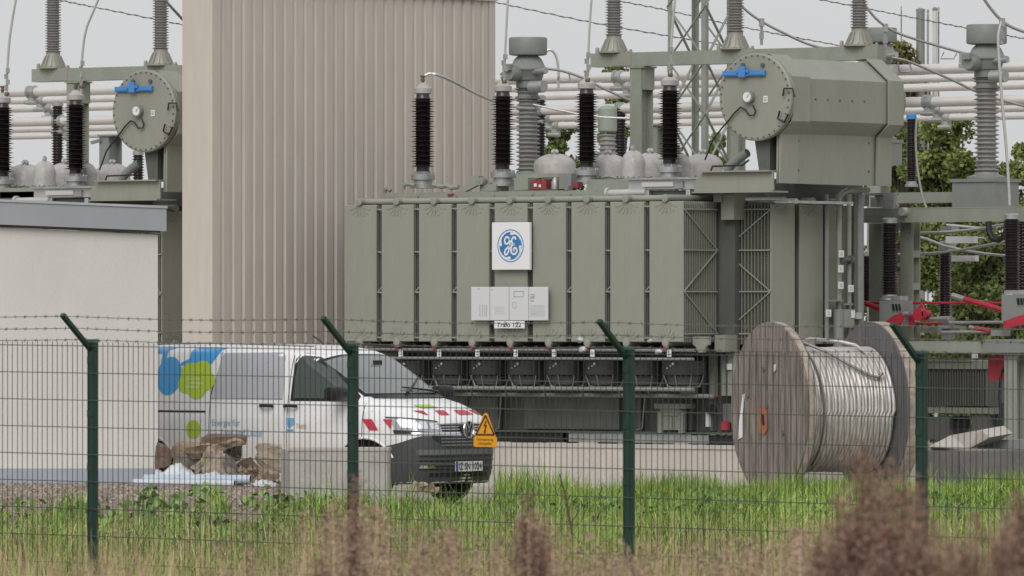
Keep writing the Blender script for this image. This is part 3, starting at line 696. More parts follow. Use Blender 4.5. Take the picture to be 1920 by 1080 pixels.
# ---- second transformer one bay to the left: only what shows past the kiosk and the fire wall
SH = -10.97
t2 = thing('power_transformer', 'second grey green transformer rising behind the white kiosk at the left edge', 'transformer', TORG)
trafo_top(t2, False); bushings(t2, False); conservator(t2)
for k in range(3):
    r = copy_tree(proto, t2, Vector((U1, V1+RW/2+k*(PITCH*1.03), RH0-.03))-TORG); r.rotation_euler = (0, 0, math.pi/2)
copy_tree(proto, t2, Vector((ulast, V0, RH0))-TORG); copy_tree(proto, t2, Vector((ulast-PITCH, V0, RH0))-TORG)
mb = MB(); brace_bars(mb, lambda a, z: (U1-a, V1-.012, z), .0, NF*FP-.04, RH0, RH1, False); mb.build('brace', M_GREEN2, t2, 0)
mb = MB(); mb.box((uT0+3, vT, .5), (uT1, vT+2.9, zT1+.2)); mb.build('tank', M_DARK, t2, 0)
mb = MB(); mb.box((U1-1.2, vT+.1, .3), (U1-.05, vT+3.0, RH0-.1)); mb.build('end_pedestal', M_DARK, t2, 0)
t2.location = TORG + Vector((SH, 0, 0))

# ================================================================== PLATES HUNG ON THE RADIATORS
vS = V0-.10
def plate(name, label, cat, x0, x1, y0, y1, m, th=.025, group=None, v=vS):
    ua, ub = U(x0, v), U(x1, v); um = (ua+ub)/2; z0, z1 = Z(y1, um, v), Z(y0, um, v)
    mb = MB(); b = .006
    mb.prism([(ua, v+b, z0), (ub, v+b, z0), (ub, v+b, z1), (ua, v+b, z1)], (0, th-b, 0))
    mb.add([(ua, v+b, z0), (ub, v+b, z0), (ub, v+b, z1), (ua, v+b, z1), (ua+b, v, z0+b), (ub-b, v, z0+b), (ub-b, v, z1-b), (ua+b, v, z1-b)],
           [(0, 1, 5, 4), (1, 2, 6, 5), (2, 3, 7, 6), (3, 0, 4, 7), (4, 5, 6, 7)])
    t = thing(name, label, cat, (um, v, z0), group); mb.build('board', m, t, 0)
    return t, um, (z0+z1)/2, ub-ua, z1-z0
t, um, zm, w, h = plate('logo_board', 'square white board with round blue script emblem hung on the middle radiator', 'sign', 922, 993, 417, 506, M_WHITE, .05)
M_LOGO = mat('logo_blue', (.035, .19, .47), .45, var=.03)
mb = MB(); rx = .315*w; rr_ = rx
def circ(cx, cz, r, n=40, y=vS): return [(cx+r*math.cos(2*math.pi*k/n), y, cz+r*math.sin(2*math.pi*k/n)) for k in range(n)]
lc = (um, zm+.005)
mb.add(circ(*lc, rr_*.93, 40, vS-.003), [tuple(range(40))]); mb.build('blue_disc', M_LOGO, t, 0)
mb = MB(); mb.ribbon([(lc[0]+rr_*1.07*math.cos(a), vS, lc[1]+rr_*1.07*math.sin(a)) for a in [2*math.pi*k/48 for k in range(49)]], .013, (0, -1, 0), .003); mb.build('blue_ring', M_LOGO, t, 0)
# white curls at the four quarters of the rim
mb = MB()
for q in range(4):
    a0 = math.pi/2*q + math.pi/2; pts = []; ws = []
    for k in range(9):
        s = k/8; a = a0 - s*1.15; rad = rr_*(.93 - .13*math.exp(-((s-.12)/.16)**2))
        pts.append((lc[0]+rad*math.cos(a), vS, lc[1]+rad*math.sin(a))); ws.append(.035*(1-s)+.006)
    mb.ribbon(pts, ws, (0, -1, 0), .005)
mb.build('white_curl', M_WHITE, t, 0)
def scr(pts, w, name='script_letter', tpar=t):
    # smooth Catmull-Rom stroke in emblem units
    P_ = [Vector((lc[0]+x*rr_, vS, lc[1]+z*rr_)) for x, z in pts]; out = []
    for i in range(len(P_)-1):
        p0, p1, p2, p3 = P_[max(i-1, 0)], P_[i], P_[i+1], P_[min(i+2, len(P_)-1)]
        for k in range(5):
            s = k/5; out.append(.5*((2*p1)+(-p0+p2)*s+(2*p0-5*p1+4*p2-p3)*s*s+(-p0+3*p1-3*p2+p3)*s**3))
    out.append(P_[-1]); mb = MB(); mb.ribbon(out, w, (0, -1, 0), .006); return mb.build(name, M_WHITE, tpar, 0)
scr([(-.06, .40), (-.20, .58), (-.40, .54), (-.48, .32), (-.38, .14), (-.20, .18), (-.04, .40), (.0, .50), (-.03, .20), (-.10, -.18), (-.22, -.50), (-.40, -.60), (-.48, -.46), (-.36, -.22), (-.08, -.04), (.10, .04)], .026)
scr([(.44, .40), (.40, .55), (.24, .56), (.11, .36), (.18, .15), (.34, .10), (.16, .04), (.05, -.18), (.10, -.46), (.32, -.57), (.53, -.42), (.51, -.20), (.35, -.14), (.26, -.26), (.33, -.36)], .026)
M_PLATE = mat('etched_plate', (.66, .67, .69), .4, var=.03)
lab = ['leftmost white plate of the row of four, with faint vertical marks low down', 'plain white plate, second in the row below the blue emblem board', 'white plate with an outlined box and a ring, third in the row of four', 'rightmost white plate of the four, with small dark print at its left edge']
for k, (a, b) in enumerate(((883, 917.5), (918.5, 953.5), (954.5, 990.5), (991.5, 1027))):
    t, um, zm, w, h = plate('rating_plate', lab[k], 'plate', a, b, 538, 601, M_PLATE, .02, 'white rating plates on the radiators')
    mb = MB(); yv = vS-.001; D_ = lambda x0, x1, z0, z1: mb.box((um+x0*w, yv-.002, zm+z0*h), (um+x1*w, yv, zm+z1*h))
    if k == 0:
        for q in (-.02, .12, .24, .34): D_(q, q+.02, -.38, -.02 - .03*q)
        D_(-.1, -.04, .42, .46)
    elif k == 1: D_(-.40, -.36, .40, .45); [D_(-.25, .3, -.1-.06*q, -.095-.06*q) for q in range(4)]
    elif k == 2:
        for (x0, x1, z0, z1) in ((-.25, .25, .36, .375), (-.25, .25, .2, .215), (-.25, -.23, .2, .375), (.23, .25, .2, .375)): D_(x0, x1, z0, z1)
        mb.ribbon([(um-.22*w+.035*math.cos(a_*.3), yv, zm-.02+.045*math.sin(a_*.3)) for a_ in range(22)], .006, (0, -1, 0), .002)
    else:
        for z0 in (.16, .20, .26): D_(-.42, -.20, z0, z0+.025)
        D_(-.40, -.22, .07, .10); D_(-.38, -.1, -.3, -.29)
        for q in range(10): D_(-.42, .35, -.05-.035*q, -.047-.035*q)
    mb.build('etched_print', mat('etched_lines', (.33, .34, .37), .6), t, 0)
t, um, zm, w, h = plate('name_sign', 'small white sign reading Trafo 122 below the row of plates', 'sign', 926, 983, 602, 616, M_WHITE, .012)
vs, fs = text_mesh('Trafo 122', 1.0, 1.0, .012)
xs_ = [v[0] for v in vs]; zs_ = [v[1] for v in vs]; sx = w*.80/(max(xs_)-min(xs_)); sz = h*.62/(max(zs_)-min(zs_))
xm, z_m = (max(xs_)+min(xs_))/2, (max(zs_)+min(zs_))/2
mb = MB(); mb.add([(um+(a-xm)*sx, vS-.003, zm+(b-z_m)*sz) for a, b, c in vs], fs); mb.build('lettering', M_INK, t, 0)
# ================================================================== GANTRIES, BUSBARS, YARD EQUIPMENT
VG = 85.3
def hcol(mb, u, v, z0, z1, w=.24, d=.24, t=.02):
    """H section: flanges face the fence"""
    mb.box((u, v, z0), (u+w, v+t, z1)); mb.box((u, v+d-t, z0), (u+w, v+d, z1)); mb.box((u+w/2-t/2, v+t, z0), (u+w/2+t/2, v+d-t, z1))

def gantry(label, sh, u0, u1, pcol):
    g = thing('steel_gantry', label, 'gantry', ((u0+u1)/2+sh, VG, 0))
    zt, zb = Z(93, U(1371, VG), VG), Z(119, U(1371, VG), VG)
    mb = MB(); mb.box((u0+sh, VG, zb), (u1+sh, VG+.22, zt)); b = mb.build('beam', M_GREEN2, g, 0)
    mb = MB(); mb.box((u0+sh+.4, VG-.006, zb+.01), (u0+sh+.75, VG-.001, zt-.01)); mb.build('splice_plate', M_GREEN, b, 0)
    for q in pcol:
        mb = MB(); uu = U(q, VG)+sh; hcol(mb, uu, VG, 0, zb-.004, .21, .3); c = mb.build('column', M_GREEN2, g, 0)
        mb = MB(); mb.box((uu-.03, VG-.02, zb-.03), (uu+.26, VG+.32, zb-.004)); mb.box((uu+.215, VG+.02, zb-.35), (uu+.235, VG+.3, zb-.03)); mb.build('cap_plate', M_GREEN2, c, 0)
    return zt
uA0, uA1 = U(1107, VG), U(1645, VG)
zG = gantry('grey green steel gantry beam behind the bushings of the big transformer', 0, uA0, uA1, (1181,))
gantry('grey green steel gantry beam above the white kiosk left of the fire wall', SH, uA0, uA1, (1181,))

def post_insulator(name, label, cat, u, v, z0, h, r, core, m, group=None, n=20, bell=True, capm=None, cap=True):
    t = thing(name, label, cat, (u, v, z0), group)
    hb = .26 if bell else .08
    mb = MB(); mb.lathe((u, v, z0+hb), sheds(0, h-hb-(.08 if cap else 0), r, core, n, .86), 18); mb.build('shedded_body', m, t, 35)
    mb = MB()
    if bell:
        mb.lathe((u, v, z0), [(core*2.5, 0), (core*2.5, .025), (core*2.0, .03), (core*1.75, .08), (core*1.25, .22), (core*1.25, hb)], 18)
        for k in range(12):
            a = k*math.pi/6; ca, sa = math.cos(a), math.sin(a); mb.bar((u+core*2.15*ca, v+core*2.15*sa, z0+.03), (u+core*1.3*ca, v+core*1.3*sa, z0+.2), .018, .03)
        mb.bar((u-core*3.6, v, z0+.012), (u+core*3.6, v, z0+.012), .05, .02)
        mb.lathe((u-core*3.4, v, z0), [(.03, 0), (.03, .07), (.015, .09)], 8); mb.lathe((u+core*3.4, v, z0), [(.02, 0), (.02, .05)], 8)
    else: mb.lathe((u, v, z0), [(core*1.7, 0), (core*1.7, .03), (core*1.3, .035), (core*1.3, .08)], 16)
    mb.build('base_casting', M_GALV if not bell else mat('cast_base', (.33, .32, .28), .55, .2, var=.12), t, 35)
    if cap:
        mb = MB(); mb.lathe((u, v, z0+h-.08), [(core*1.3, 0), (core*1.3, .06), (core*.9, .08)], 16); mb.build('cap', capm or M_GALV, t, 35)
    return t
grp = 'grey shedded insulators on the gantry beams'
for (px, sh, lab_) in ((1143, 0, 'grey shedded insulator at the left end of the gantry beam behind the transformer'), (1371, 0, 'grey shedded insulator on the beam right above the round conservator cap'),
                       (1603, 0, 'grey shedded insulator on the beam above the far end of the conservator casing'),
                       (1143, SH, 'grey shedded insulator at the outer end of the beam above the kiosk'), (1371, SH, 'grey shedded insulator on the left beam close beside the fire wall')):
    u = U(px, VG)+sh
    post_insulator('post_insulator', lab_, 'insulator', u, VG+.11, zG+.002, 1.9, .138, .09, M_GREYP, grp, 38)

# ---- tubular busbars along the whole yard
grpT = 'pale tubular busbars running across the yard'
ROWS = [('upper', 6.18), ('lower', 5.67)]
VP = (92.55, 96.15, 99.8)
DESC = {(0, 0): 'thickest pale busbar tube, topmost of the six behind the gantry', (0, 1): 'pale busbar tube second from the top behind the gantry', (0, 2): 'pale busbar tube third from the top behind the gantry',
        (1, 0): 'pale busbar tube of larger bore, fourth from the top behind the gantry', (1, 1): 'pale busbar tube fifth from the top behind the gantry', (1, 2): 'lowest pale busbar tube of the six behind the gantry'}
RAD = {(0, 0): .082, (0, 1): .062, (0, 2): .07, (1, 0): .082, (1, 1): .062, (1, 2): .06}
for r_, (nm, zz_) in enumerate(ROWS):
    for c_, v in enumerate(VP):
        rr = RAD[(r_, c_)]; t = thing('busbar_tube', DESC[(r_, c_)], 'busbar', (-70, v, zz_), grpT)
        mb = MB(); mb.tube([(-92, v, zz_), (-52, v, zz_)], rr, 18); mb.build('tube', M_PIPE, t, 40)
        for q in ((1160, 560, 60) if r_ == 0 else (1742, 1010, 110)):
            uq = U(q+c_*16, v); mb = MB()
            mb.lathe((uq-.09, v, zz_), [(rr+.002, 0), (rr+.03, .01), (rr+.03, .05), (rr+.015, .055), (rr+.015, .12), (rr+.03, .125), (rr+.03, .17), (rr+.002, .18)], 16, (1, 0, 0))
            mb.box((uq-.06, v-.05, zz_-rr-.14), (uq+.06, v+.05, zz_-rr)); mb.tube([(uq-.12, v-.05, zz_-rr-.1), (uq+.12, v-.05, zz_-rr-.1)], .035, 8)
            mb.build('clamp', M_GALV, t, 40)
# brown post insulators that carry the tubes
grpB = 'dark brown insulators carrying the busbar tubes'
for (px, yt, lab_) in ((1012, 178, 'dark brown insulator just right of the grey drum headed instrument transformer'), (1163, 192, 'dark brown insulator carrying a tube left of the gantry column'),
                  (108, 190, 'dark brown insulator behind the left gantry column over the kiosk'), (259, 282, 'short visible dark brown insulator beneath the left conservator cap')):
    v = VP[0] if yt < 250 else VP[1]; u = U(px, v); z1 = Z(yt, u, v); z0 = z1-1.75
    t = post_insulator('post_insulator', lab_, 'insulator', u, v, z0, 1.75, .115, .075, M_BROWN, grpB, 34, False)
    mb = MB(); hcol(mb, u-.1, v-.1, 0, z0-.003, .2, .2); mb.build('support_column', M_GREEN2, t, 0)

# ---- instrument transformers with drum heads
def instrument(label, px, d, ytop, yhead, yins0, yins1, wdrum, wins, ybase=None, wbase=0, slim=False):
    sc = d/FOC; p = P(px, HOR, d); u, v = p.x, p.y; zz = lambda y: CAMH+(HOR-y)*sc
    t = thing('instrument_transformer', label, 'instrument transformer', (u, v, 0), 'grey drum headed instrument transformers')
    rd = wdrum*sc/2; ri = wins*sc/2; z = zz(ytop); zh = zz(yhead); zi = zz(yins0)
    mb = MB(); hd = (z-zh)*.36
    mb.lathe((u, v, z-hd), [(rd*.8, 0), (rd*.97, .01), (rd, .03), (rd, hd-.03), (rd*.97, hd-.004), (rd*.9, hd)], 32); mb.build('drum', M_CTGREY, t, 35)
    z2 = z-hd; hh = z2-zi
    mb = MB(); mb.lathe((u, v, zi), [(rd*.62, 0), (rd*.62, hh*.22), (rd*.72, hh*.24), (rd*.86, hh*.5), (rd*.97, hh*.56), (rd*.97, hh*.6), (rd*.93, hh*.62), (rd*.72, hh*.88), (rd*.52, hh)], 28); hb = mb.build('head_housing', M_CTGREY, t, 30)
    zm = zi+hh*.48
    mb = MB(); mb.lathe((u-.05, v-rd*.62, zm-.02), [(rd*.42, 0), (rd*.42, .18), (rd*.35, .24)], 20, (0, -1, 0)); mb.box((u-.05-rd*.2, v-rd*.62-.3, zm+.02), (u-.05+rd*.25, v-rd*.62-.2, zm+.10)); mb.build('side_port', M_CTGREY, hb, 35)
    mb = MB(); mb.box((u-rd*1.35, v-.12, zm-.02), (u-rd*.6, v+.12, zm+.13)); mb.box((u-rd*1.2, v-.2, zm-.09), (u-rd*.6, v+.05, zm-.03)); mb.build('terminal_pad', M_GALV, t, 0)
    mb = MB(); mb.tube([(u+rd*.6, v-.1, zm), (u+rd*1.5, v-.12, zm+.02)], .05, 10); mb.lathe((u+rd*1.15, v-.2, zm-.22), [(.09, -.12), (.09, .12)], 14, (1, 0, 0)); mb.build('terminal_arm', M_GALV, t, 40)
    z1 = zz(yins1)
    mb = MB(); mb.lathe((u, v, z1), sheds(0, zi-z1-.02, ri, ri*.68, max(8, int((zi-z1)/.062)), .82), 22); mb.build('shedded_body', M_GREYP, t, 35)
    mb = MB(); mb.lathe((u, v, zi-.16), [(ri*1.0, 0), (ri*1.02, .02), (ri*.8, .05), (ri*.8, .12), (ri*1.1, .15)], 20); mb.build('collar', M_CTGREY, t, 35); mb = MB(); mb.lathe((u, v, z1-.10), [(ri*1.5, 0), (ri*1.5, .03), (ri*.95, .06), (ri*.85, .1)], 20); mb.build('collar', M_CTGREY, t, 35)
    zb = zz(ybase) if ybase else z1-.5; wb = wbase*sc*.55 if wbase else rd*1.1
    mb = MB(); mb.box((u-wb, v-wb*.8, zb), (u+wb*.9, v+wb*.8, z1-.104)); mb.box((u-wb*1.06, v-wb*.86, z1-.15), (u+wb*.96, v+wb*.86, z1-.102)); mb.build('base_box', M_CTGREY, t, 0)
    if not wbase:
        mb = MB(); hcol(mb, u-wb*.6, v-.15, 0, zb-.003, .24, .3); mb.build('support_column', M_GREEN2, t, 0)
    return t
instrument('grey instrument transformer with a flat drum head right of the fire wall', 990, 104, 70, 165, 165, 320, 72, 48)
instrument('tall grey instrument transformer with drum head near the right edge', 1850, 101, 46, 150, 145, 322, 76, 50, 388, 92)
instrument('grey drum headed instrument transformer half hidden behind the conservator casing', 1652, 111, 52, 130, 130, 250, 60, 40)
# bell shaped unit in front of the gantry column
p = P(1139, 600, 104); u, v = p.x, p.y; sc = 104/FOC; zz = lambda y: CAMH+(HOR-y)*sc
t = thing('voltage_transformer', 'pale green capped unit on a flared grey insulator between two dark bushings', 'instrument transformer', (u, v, 0))
mb = MB(); mb.lathe((u, v, zz(248)), [(.12, 0), (.14, .02), (.14, .34), (.10, .38), (.03, .39)], 20); mb.build('cap_housing', mat('pale_green_cap', (.33, .37, .31), .5, var=.06), t, 35)
mb = MB(); h = zz(248)-zz(325); pr = []
for k in range(9):
    a = .125+.055*k/8; z_ = h*(1-(k+1)/9); pr = [(a*.75, z_), (a, z_+h*.03), (a, z_+h*.045), (a*.75, z_+h*.07)] + pr
mb.lathe((u, v, zz(325)), pr, 20); mb.build('shedded_body', M_GREYP, t, 35)
mb = MB(); hcol(mb, u-.1, v-.1, 0, zz(326), .2, .2); mb.build('support_column', M_GREEN2, t, 0)

# ---- slender steel posts
for (px, y0, w, v, lab_) in ((1216, 236, .16, 88.2, 'slim grey green steel post right of the gantry column'), (1370, 130, .14, 89.5, 'slim grey post under the left edge of the round conservator cap'), (1240, 242, .10, 90, 'thin grey steel post behind the rightmost dark bushing')):
    u = U(px, v); z1 = Z(y0, u, v); t = thing('steel_post', lab_, 'post', (u, v, 0)); mb = MB(); hcol(mb, u, v, 0, z1, w, .2, .016); mb.build('shaft', M_GREEN2, t, 0)
    mb = MB(); mb.box((u-.03, v-.03, z1+.002), (u+w+.03, v+.23, z1+.03)); mb.build('head_plate', M_GREEN2, t, 0)
u = U(186, 89.0); z1 = Z(256, u, 89.0)
t = thing('steel_post', 'broad grey steel post topped by a small bracket behind the left transformer covers', 'post', (u, 89.0, 0)); mb = MB(); hcol(mb, u, 89.0, 0, z1, .20, .34, .03); mb.build('shaft', M_CTGREY, t, 0)
mb = MB(); mb.bar((u-.15, 88.98, z1-.1), (u+.05, 88.98, z1-.06), .05); mb.box((u-.02, 88.97, z1+.002), (u+.3, 89.36, z1+.03)); mb.build('bracket', M_CTGREY, t, 0)

# ---- lattice mast
p = P(1252, 600, 112); u0, v0 = p.x, p.y; a = .73
M_MAST = mat('mast_steel', (.30, .32, .28), .55, .2, var=.12, scale=4)
t = thing('lattice_mast', 'tall galvanised lattice mast with crossed bracing behind the rightmost dark bushing', 'mast', (u0+a/2, v0+a/2, 0))
crn = [(u0, v0), (u0+a, v0), (u0+a, v0+a), (u0, v0+a)]; HM = 9.0
for k, (x, y) in enumerate(crn):
    mb = MB(); w = .085; sx = 1 if x == u0 else -1; sy = 1 if y == v0 else -1
    if k == 2: w = .1
    mb.box((x, y, 0), (x+sx*w, y+sy*.012, HM)); mb.box((x, y+sy*.0125, 0), (x+sx*.012, y+sy*w, HM))
    mb.build('leg', M_MAST, t, 0)
for k in range(4):
    (x0, y0), (x1, y1) = crn[k], crn[(k+1) % 4]; nb = 10
    for j in range(nb):
        z0, z1 = .4+j*.85, .4+(j+1)*.85
        mb = MB()
        if k in (0, 1):
            mb.bar((x0, y0, z0), (x1, y1, z1), .045, .012); mb.bar((x1, y1, z0), (x0, y0, z1), .045, .012)
        else:
            (mb.bar((x0, y0, z0), (x1, y1, z1), .045, .012) if j % 2 else mb.bar((x1, y1, z0), (x0, y0, z1), .045, .012))
        mb.build('brace', M_MAST, t, 0)

# ---- masts and tubes on the skyline at the right
sk = 'slim poles on the skyline at the right'
for (px, y0, y1, w, d, lab_, m_) in ((1726, 22, 120, 16, 150, 'stout grey pole with a darker cap standing on the skyline behind the trees', M_CTGREY), (1740, 24, 110, 4, 150, 'slim grey pole directly right of the stout skyline pole', M_GALV),
                                (1753, 20, 115, 9, 152, 'pale broad pole between two thin rods on the skyline', M_PIPE), (1760, 20, 122, 2.5, 148, 'thin dark rod right of the pale broad skyline pole', M_DARK), (1690, 18, 60, 2, 150, 'thin dark rod rising out of the reddish treetop', M_DARK)):
    p = P(px, y0, d); sc = d/FOC; t = thing('skyline_pole', lab_, 'pole', (p.x, p.y, 0), sk)
    mb = MB(); r = w*sc/2; mb.lathe((p.x, p.y, 0), [(r*1.1, 0), (r, p.z-.01)], 12); mb.build('shaft', m_, t, 40)
    mb = MB(); mb.lathe((p.x, p.y, p.z), [(r*1.1, 0), (r*1.1, .05), (r*.5, .08)], 12); mb.build('cap', M_CTGREY, t, 40)

# ================================================================== RIGHT HAND BAY
VR = 84.0
t = thing('steel_gantry', 'grey green steel frame with long horizontal beam at the right carrying insulators', 'frame', (U(1770, VR), VR, 0))
mb = MB(); a, b = U(1619, VR), U(1990, VR); zt, zb = Z(388, a*.5+b*.5, VR), Z(416, a*.5+b*.5, VR)
mb.box((a, VR, zb), (b, VR+.2, zt)); mb.build('beam', M_GREEN2, t, 0)
mb = MB(); mb.box((a, VR-.004, zt-.02), (b, VR-.001, zt)); mb.build('beam_flange', M_GREEN, t, 0)
mb = MB(); v2 = VR+2.2; a2, b2 = U(1682, v2), U(1830, v2); mb.box((a2, v2, Z(381, a2, v2)), (b2, v2+.2, Z(361, a2, v2))); mb.build('beam', M_GREEN2, t, 0)
for (p0, p1) in ((1629, 1653), (1688, 1708)):
    mb = MB(); u_ = U(p0, VR+.25); w_ = (U(p1, VR+.25)-u_); hcol(mb, u_, VR+.25, 0, zb-.003 if p0 < 1650 else zb+.1, w_, .24, .02); c = mb.build('column', M_GREEN2, t, 0)
    mb = MB(); mb.box((u_+w_+.004, VR+.27, .3), (u_+w_+.016, VR+.29, zb-.01)); mb.box((u_+w_+.004, VR+.45, .3), (u_+w_+.016, VR+.47, zb-.01))
    for k in range(7): mb.box((u_+w_+.004, VR+.29, .4+k*.46), (u_+w_+.016, VR+.45, .5+k*.46))
    mb.build('batten_plate', M_GREEN2, c, 0)
for (p0, p1) in ((1619, 1640), (1650, 1664)):
    mb = MB(); vbox(mb, p0+1, p0+3, 366, 387, VR+.05, .1); vbox(mb, p1, p1+4, 366, 387, VR+.05, .1); mb.build('stub', M_GREEN2, t, 0)
mb = MB(); vbox(mb, 1622, 1664, 362, 366, VR+.02, .3); vbox(mb, 1632, 1640, 370, 388, VR+.3, .2); mb.build('stub_plate', M_CTGREY, t, 0)
mb = MB(); vbox(mb, 1656, 1676, 361, 392, VR-.25, .08); mb.bar(PV(1668, 378, VR-.2), PV(1684, 388, VR-.2), .05); mb.build('hanger_bracket', M_GALV, t, 0)
mb = MB(); pp = PV(1694, 397, VR-.06); mb.lathe(pp, [(.06, -.1), (.06, .05)], 16, (0, -1, 0)); mb.build('round_bolt_cover', mat('pale_cap', (.5, .49, .47), .45, .3), t, 35)
# brown insulators of the isolators
grpD = 'dark insulators of the right hand isolators'
def iso_ins(px, y0, y1, v, lab_, r=.125, core=.085, boxy=None, n=26, capb=False):
    u = U(px, v); z0, z1 = Z(y1, u, v), Z(y0, u, v)
    t = post_insulator('isolator_insulator', lab_, 'insulator', u, v, z0, z1-z0, r, core, M_BROWN, grpD, n, False, M_BLUEC if capb else None)
    return t
iso_ins(1668, 408, 563, VR-.35, 'dark insulator on a grey box hanging in front of the right steel columns')
iso_ins(1897, 400, 555, VR-.45, 'dark insulator on the grey box at the far right edge')
iso_ins(1772, 452, 603, VR+1.3, 'dark insulator between the two grey isolator boxes with white arms at its top', .10, .07)
iso_ins(1709, 213, 350, VR+2.3, 'dark insulator with a bright blue cap right of the conservator casing', .085, .058, capb=True, n=30)
iso_ins(1624, 470, 575, VR+2.0, 'narrow dark insulator squeezed between riser pipes and the first right column', .085, .055)
iso_ins(1918, 405, 600, VR+1.6, 'dark insulator cut off by the right border behind its neighbour', .10, .07)
grpX = 'grey isolator boxes with red levers'
def iso_box(px0, px1, y0, y1, v, lab_):
    t = thing('isolator_box', lab_, 'isolator', (U((px0+px1)/2, v), v, Z(y1, U(px0, v), v)), grpX)
    mb = MB(); vbox(mb, px0, px1, y0, y1, v, .30); bx = mb.build('housing', M_CTGREY, t, 0)
    mb = MB(); vbox(mb, px0+5, px1-1, y0-9, y0-.4, v+.04, .2); mb.build('pedestal', M_GALV, bx, 0)
    mb = MB(); c = px0+(px1-px0)*.72
    for k in range(3): mb.bar(PV(c-4+k*6, y0+6, v-.02), PV(c-2+k*6, y0+18, v-.02), .03, .02)
    mb.build('contact_fingers', M_BLACK, bx, 0)
    return t
b1 = iso_box(1649, 1689, 564, 612, VR-.5, 'grey isolator box with red lever behind the top of the cable reel')
b2 = iso_box(1878, 1925, 553, 602, VR-.6, 'grey isolator box with red lever at the right edge')
def lever(parent, pts, v, name='red_lever'):
    mb = MB(); mb.prism([PV(x, y, v) for x, y in pts], (0, .03, 0)); return mb.build(name, M_RED, parent, 0)
lever(b1, [(1656, 607), (1672, 594), (1689, 586), (1694, 592), (1690, 604), (1676, 612)], VR-.56)
lever(b2, [(1880, 614), (1884, 602), (1905, 594), (1925, 588), (1925, 608), (1900, 612), (1886, 618)], VR-.66)
# linkage of red rods and grey shafts
t = thing('isolator_linkage', 'red rods and levers with grey shafts linking the right hand isolator boxes', 'linkage', (U(1770, VR-.3), VR-.3, Z(640, U(1770, VR), VR)))
def rod(name, p0, p1, v, r, m, n=8):
    mb = MB(); mb.tube([PV(*p0, v), PV(*p1, v)], r, n); return mb.build(name, m, t, 40)
rod('red_rod', (1690, 568), (1885, 568), VR+.1, .018, M_RED); rod('red_rod', (1620, 568), (1652, 568), VR+.1, .018, M_RED)
rod('thick_red_rod', (1806, 560), (1880, 581), VR-.1, .038, M_RED); rod('rod_end', (1786, 554), (1808, 561), VR-.1, .042, M_GALV)
rod('thick_red_rod', (1617, 567), (1650, 579), VR-.1, .038, M_RED)
rod('thick_red_rod', (1828, 615), (1858, 621), VR-.15, .035, M_RED); rod('rod_end', (1818, 613), (1830, 616), VR-.15, .025, M_GALV)
rod('red_rod', (1722, 607), (1885, 604), VR+.2, .018, M_RED)
rod('grey_shaft', (1735, 599), (1778, 597), VR, .03, M_GALV); rod('grey_shaft', (1780, 605), (1880, 604), VR-.05, .022, M_GALV); rod('grey_shaft', (1680, 588), (1706, 588), VR-.4, .03, M_GALV)
rod('grey_shaft', (1766, 623), (1856, 622), VR-.15, .022, M_ALU)
lever(t, [(1701, 590), (1716, 590), (1712, 606), (1706, 616), (1700, 612)], VR-.3); lever(t, [(1716, 586), (1727, 568), (1732, 578), (1744, 592), (1738, 600), (1722, 600)], VR-.3, 'red_hub')
mb = MB(); mb.lathe(PV(1727, 590, VR-.35), [(.09, -.03), (.09, .08)], 14, (0, -1, 0)); mb.lathe(PV(1739, 588, VR-.35), [(.05, -.03), (.05, .08)], 12, (0, -1, 0)); mb.build('red_hub', M_RED, t, 35)
mb = MB(); vbox(mb, 1765, 1780, 595, 636, VR+.1, .15); vbox(mb, 1758, 1786, 610, 616, VR, .2); mb.build('crank_post', M_CTGREY, t, 0)
mb = MB(); vbox(mb, 1720, 1758, 612, 624, VR+.3, .15); mb.build('cross_channel', M_GREEN2, t, 0); mb = MB(); vbox(mb, 1783, 1800, 612, 624, VR+.3, .15); mb.build('cross_channel', M_GREEN2, t, 0)
mb = MB(); vbox(mb, 1858, 1880, 618, 630, VR-.3, .2); mb.build('bearing_block', M_CTGREY, t, 0)
# lower beam, its leg and the red shutters
VL = VR-.55
t = thing('isolator_stand', 'grey green channel stand under the right hand isolators with red shutters', 'stand', (U(1800, VL), VL, 0))
mb = MB(); a, b = U(1690, VL), U(1990, VL); z1, z0 = Z(640, a*.5+b*.5, VL), Z(662, a*.5+b*.5, VL)
mb.box((a, VL, z0), (b, VL+.02, z1)); mb.box((a, VL+.0205, z1-.02), (b, VL+.2, z1)); mb.box((a, VL+.0205, z0), (b, VL+.2, z0+.02)); mb.build('channel_beam', M_GREEN2, t, 0)
mb = MB(); a, b = U(1843, VL-.1), U(1960, VL-.1); mb.box((a, VL-.1, Z(661, a, VL)), (b, VL-.005, Z(636, a, VL))); mb.build('bracket_plate', M_CTGREY, t, 0)
for (p0, p1) in ((1883, 1906), (1640, 1656)):
    mb = MB(); u_ = U(p0, VL+.02); hcol(mb, u_, VL+.022, .35, z0-.003, U(p1, VL)-U(p0, VL), .24, .018); mb.build('leg', M_GREEN2, t, 0)
mb = MB(); vbox(mb, 1853, 1882, 664, 713, VL+.3, .02); mb.build('red_shutter', M_RED, t, 0)
mb = MB(); vbox(mb, 1913, 1960, 664, 716, VL+.3, .02); mb.build('red_shutter', M_RED, t, 0)
mb = MB(); mb.tube([PV(x, y, VL-.05) for x, y in ((1838, 632), (1842, 642), (1852, 648), (1862, 645))], .02, 6); mb.build('cable', M_BLACK, t, 40); mb = MB(); mb.tube([PV(x, y, VL+.3) for x, y in ((1882, 690), (1876, 710), (1874, 745), (1876, 770), (1874, 800))], .02, 6); mb.build('cable', M_BLACK, t, 40)
mb = MB(); vbox(mb, 1872, 1882, 755, 830, VL+.35, .1); mb.build('drive_box', M_DARK, t, 0); mb = MB(); vbox(mb, 1862, 1874, 800, 828, VL+.4, .1); mb.build('drive_box', M_DARK, t, 0)
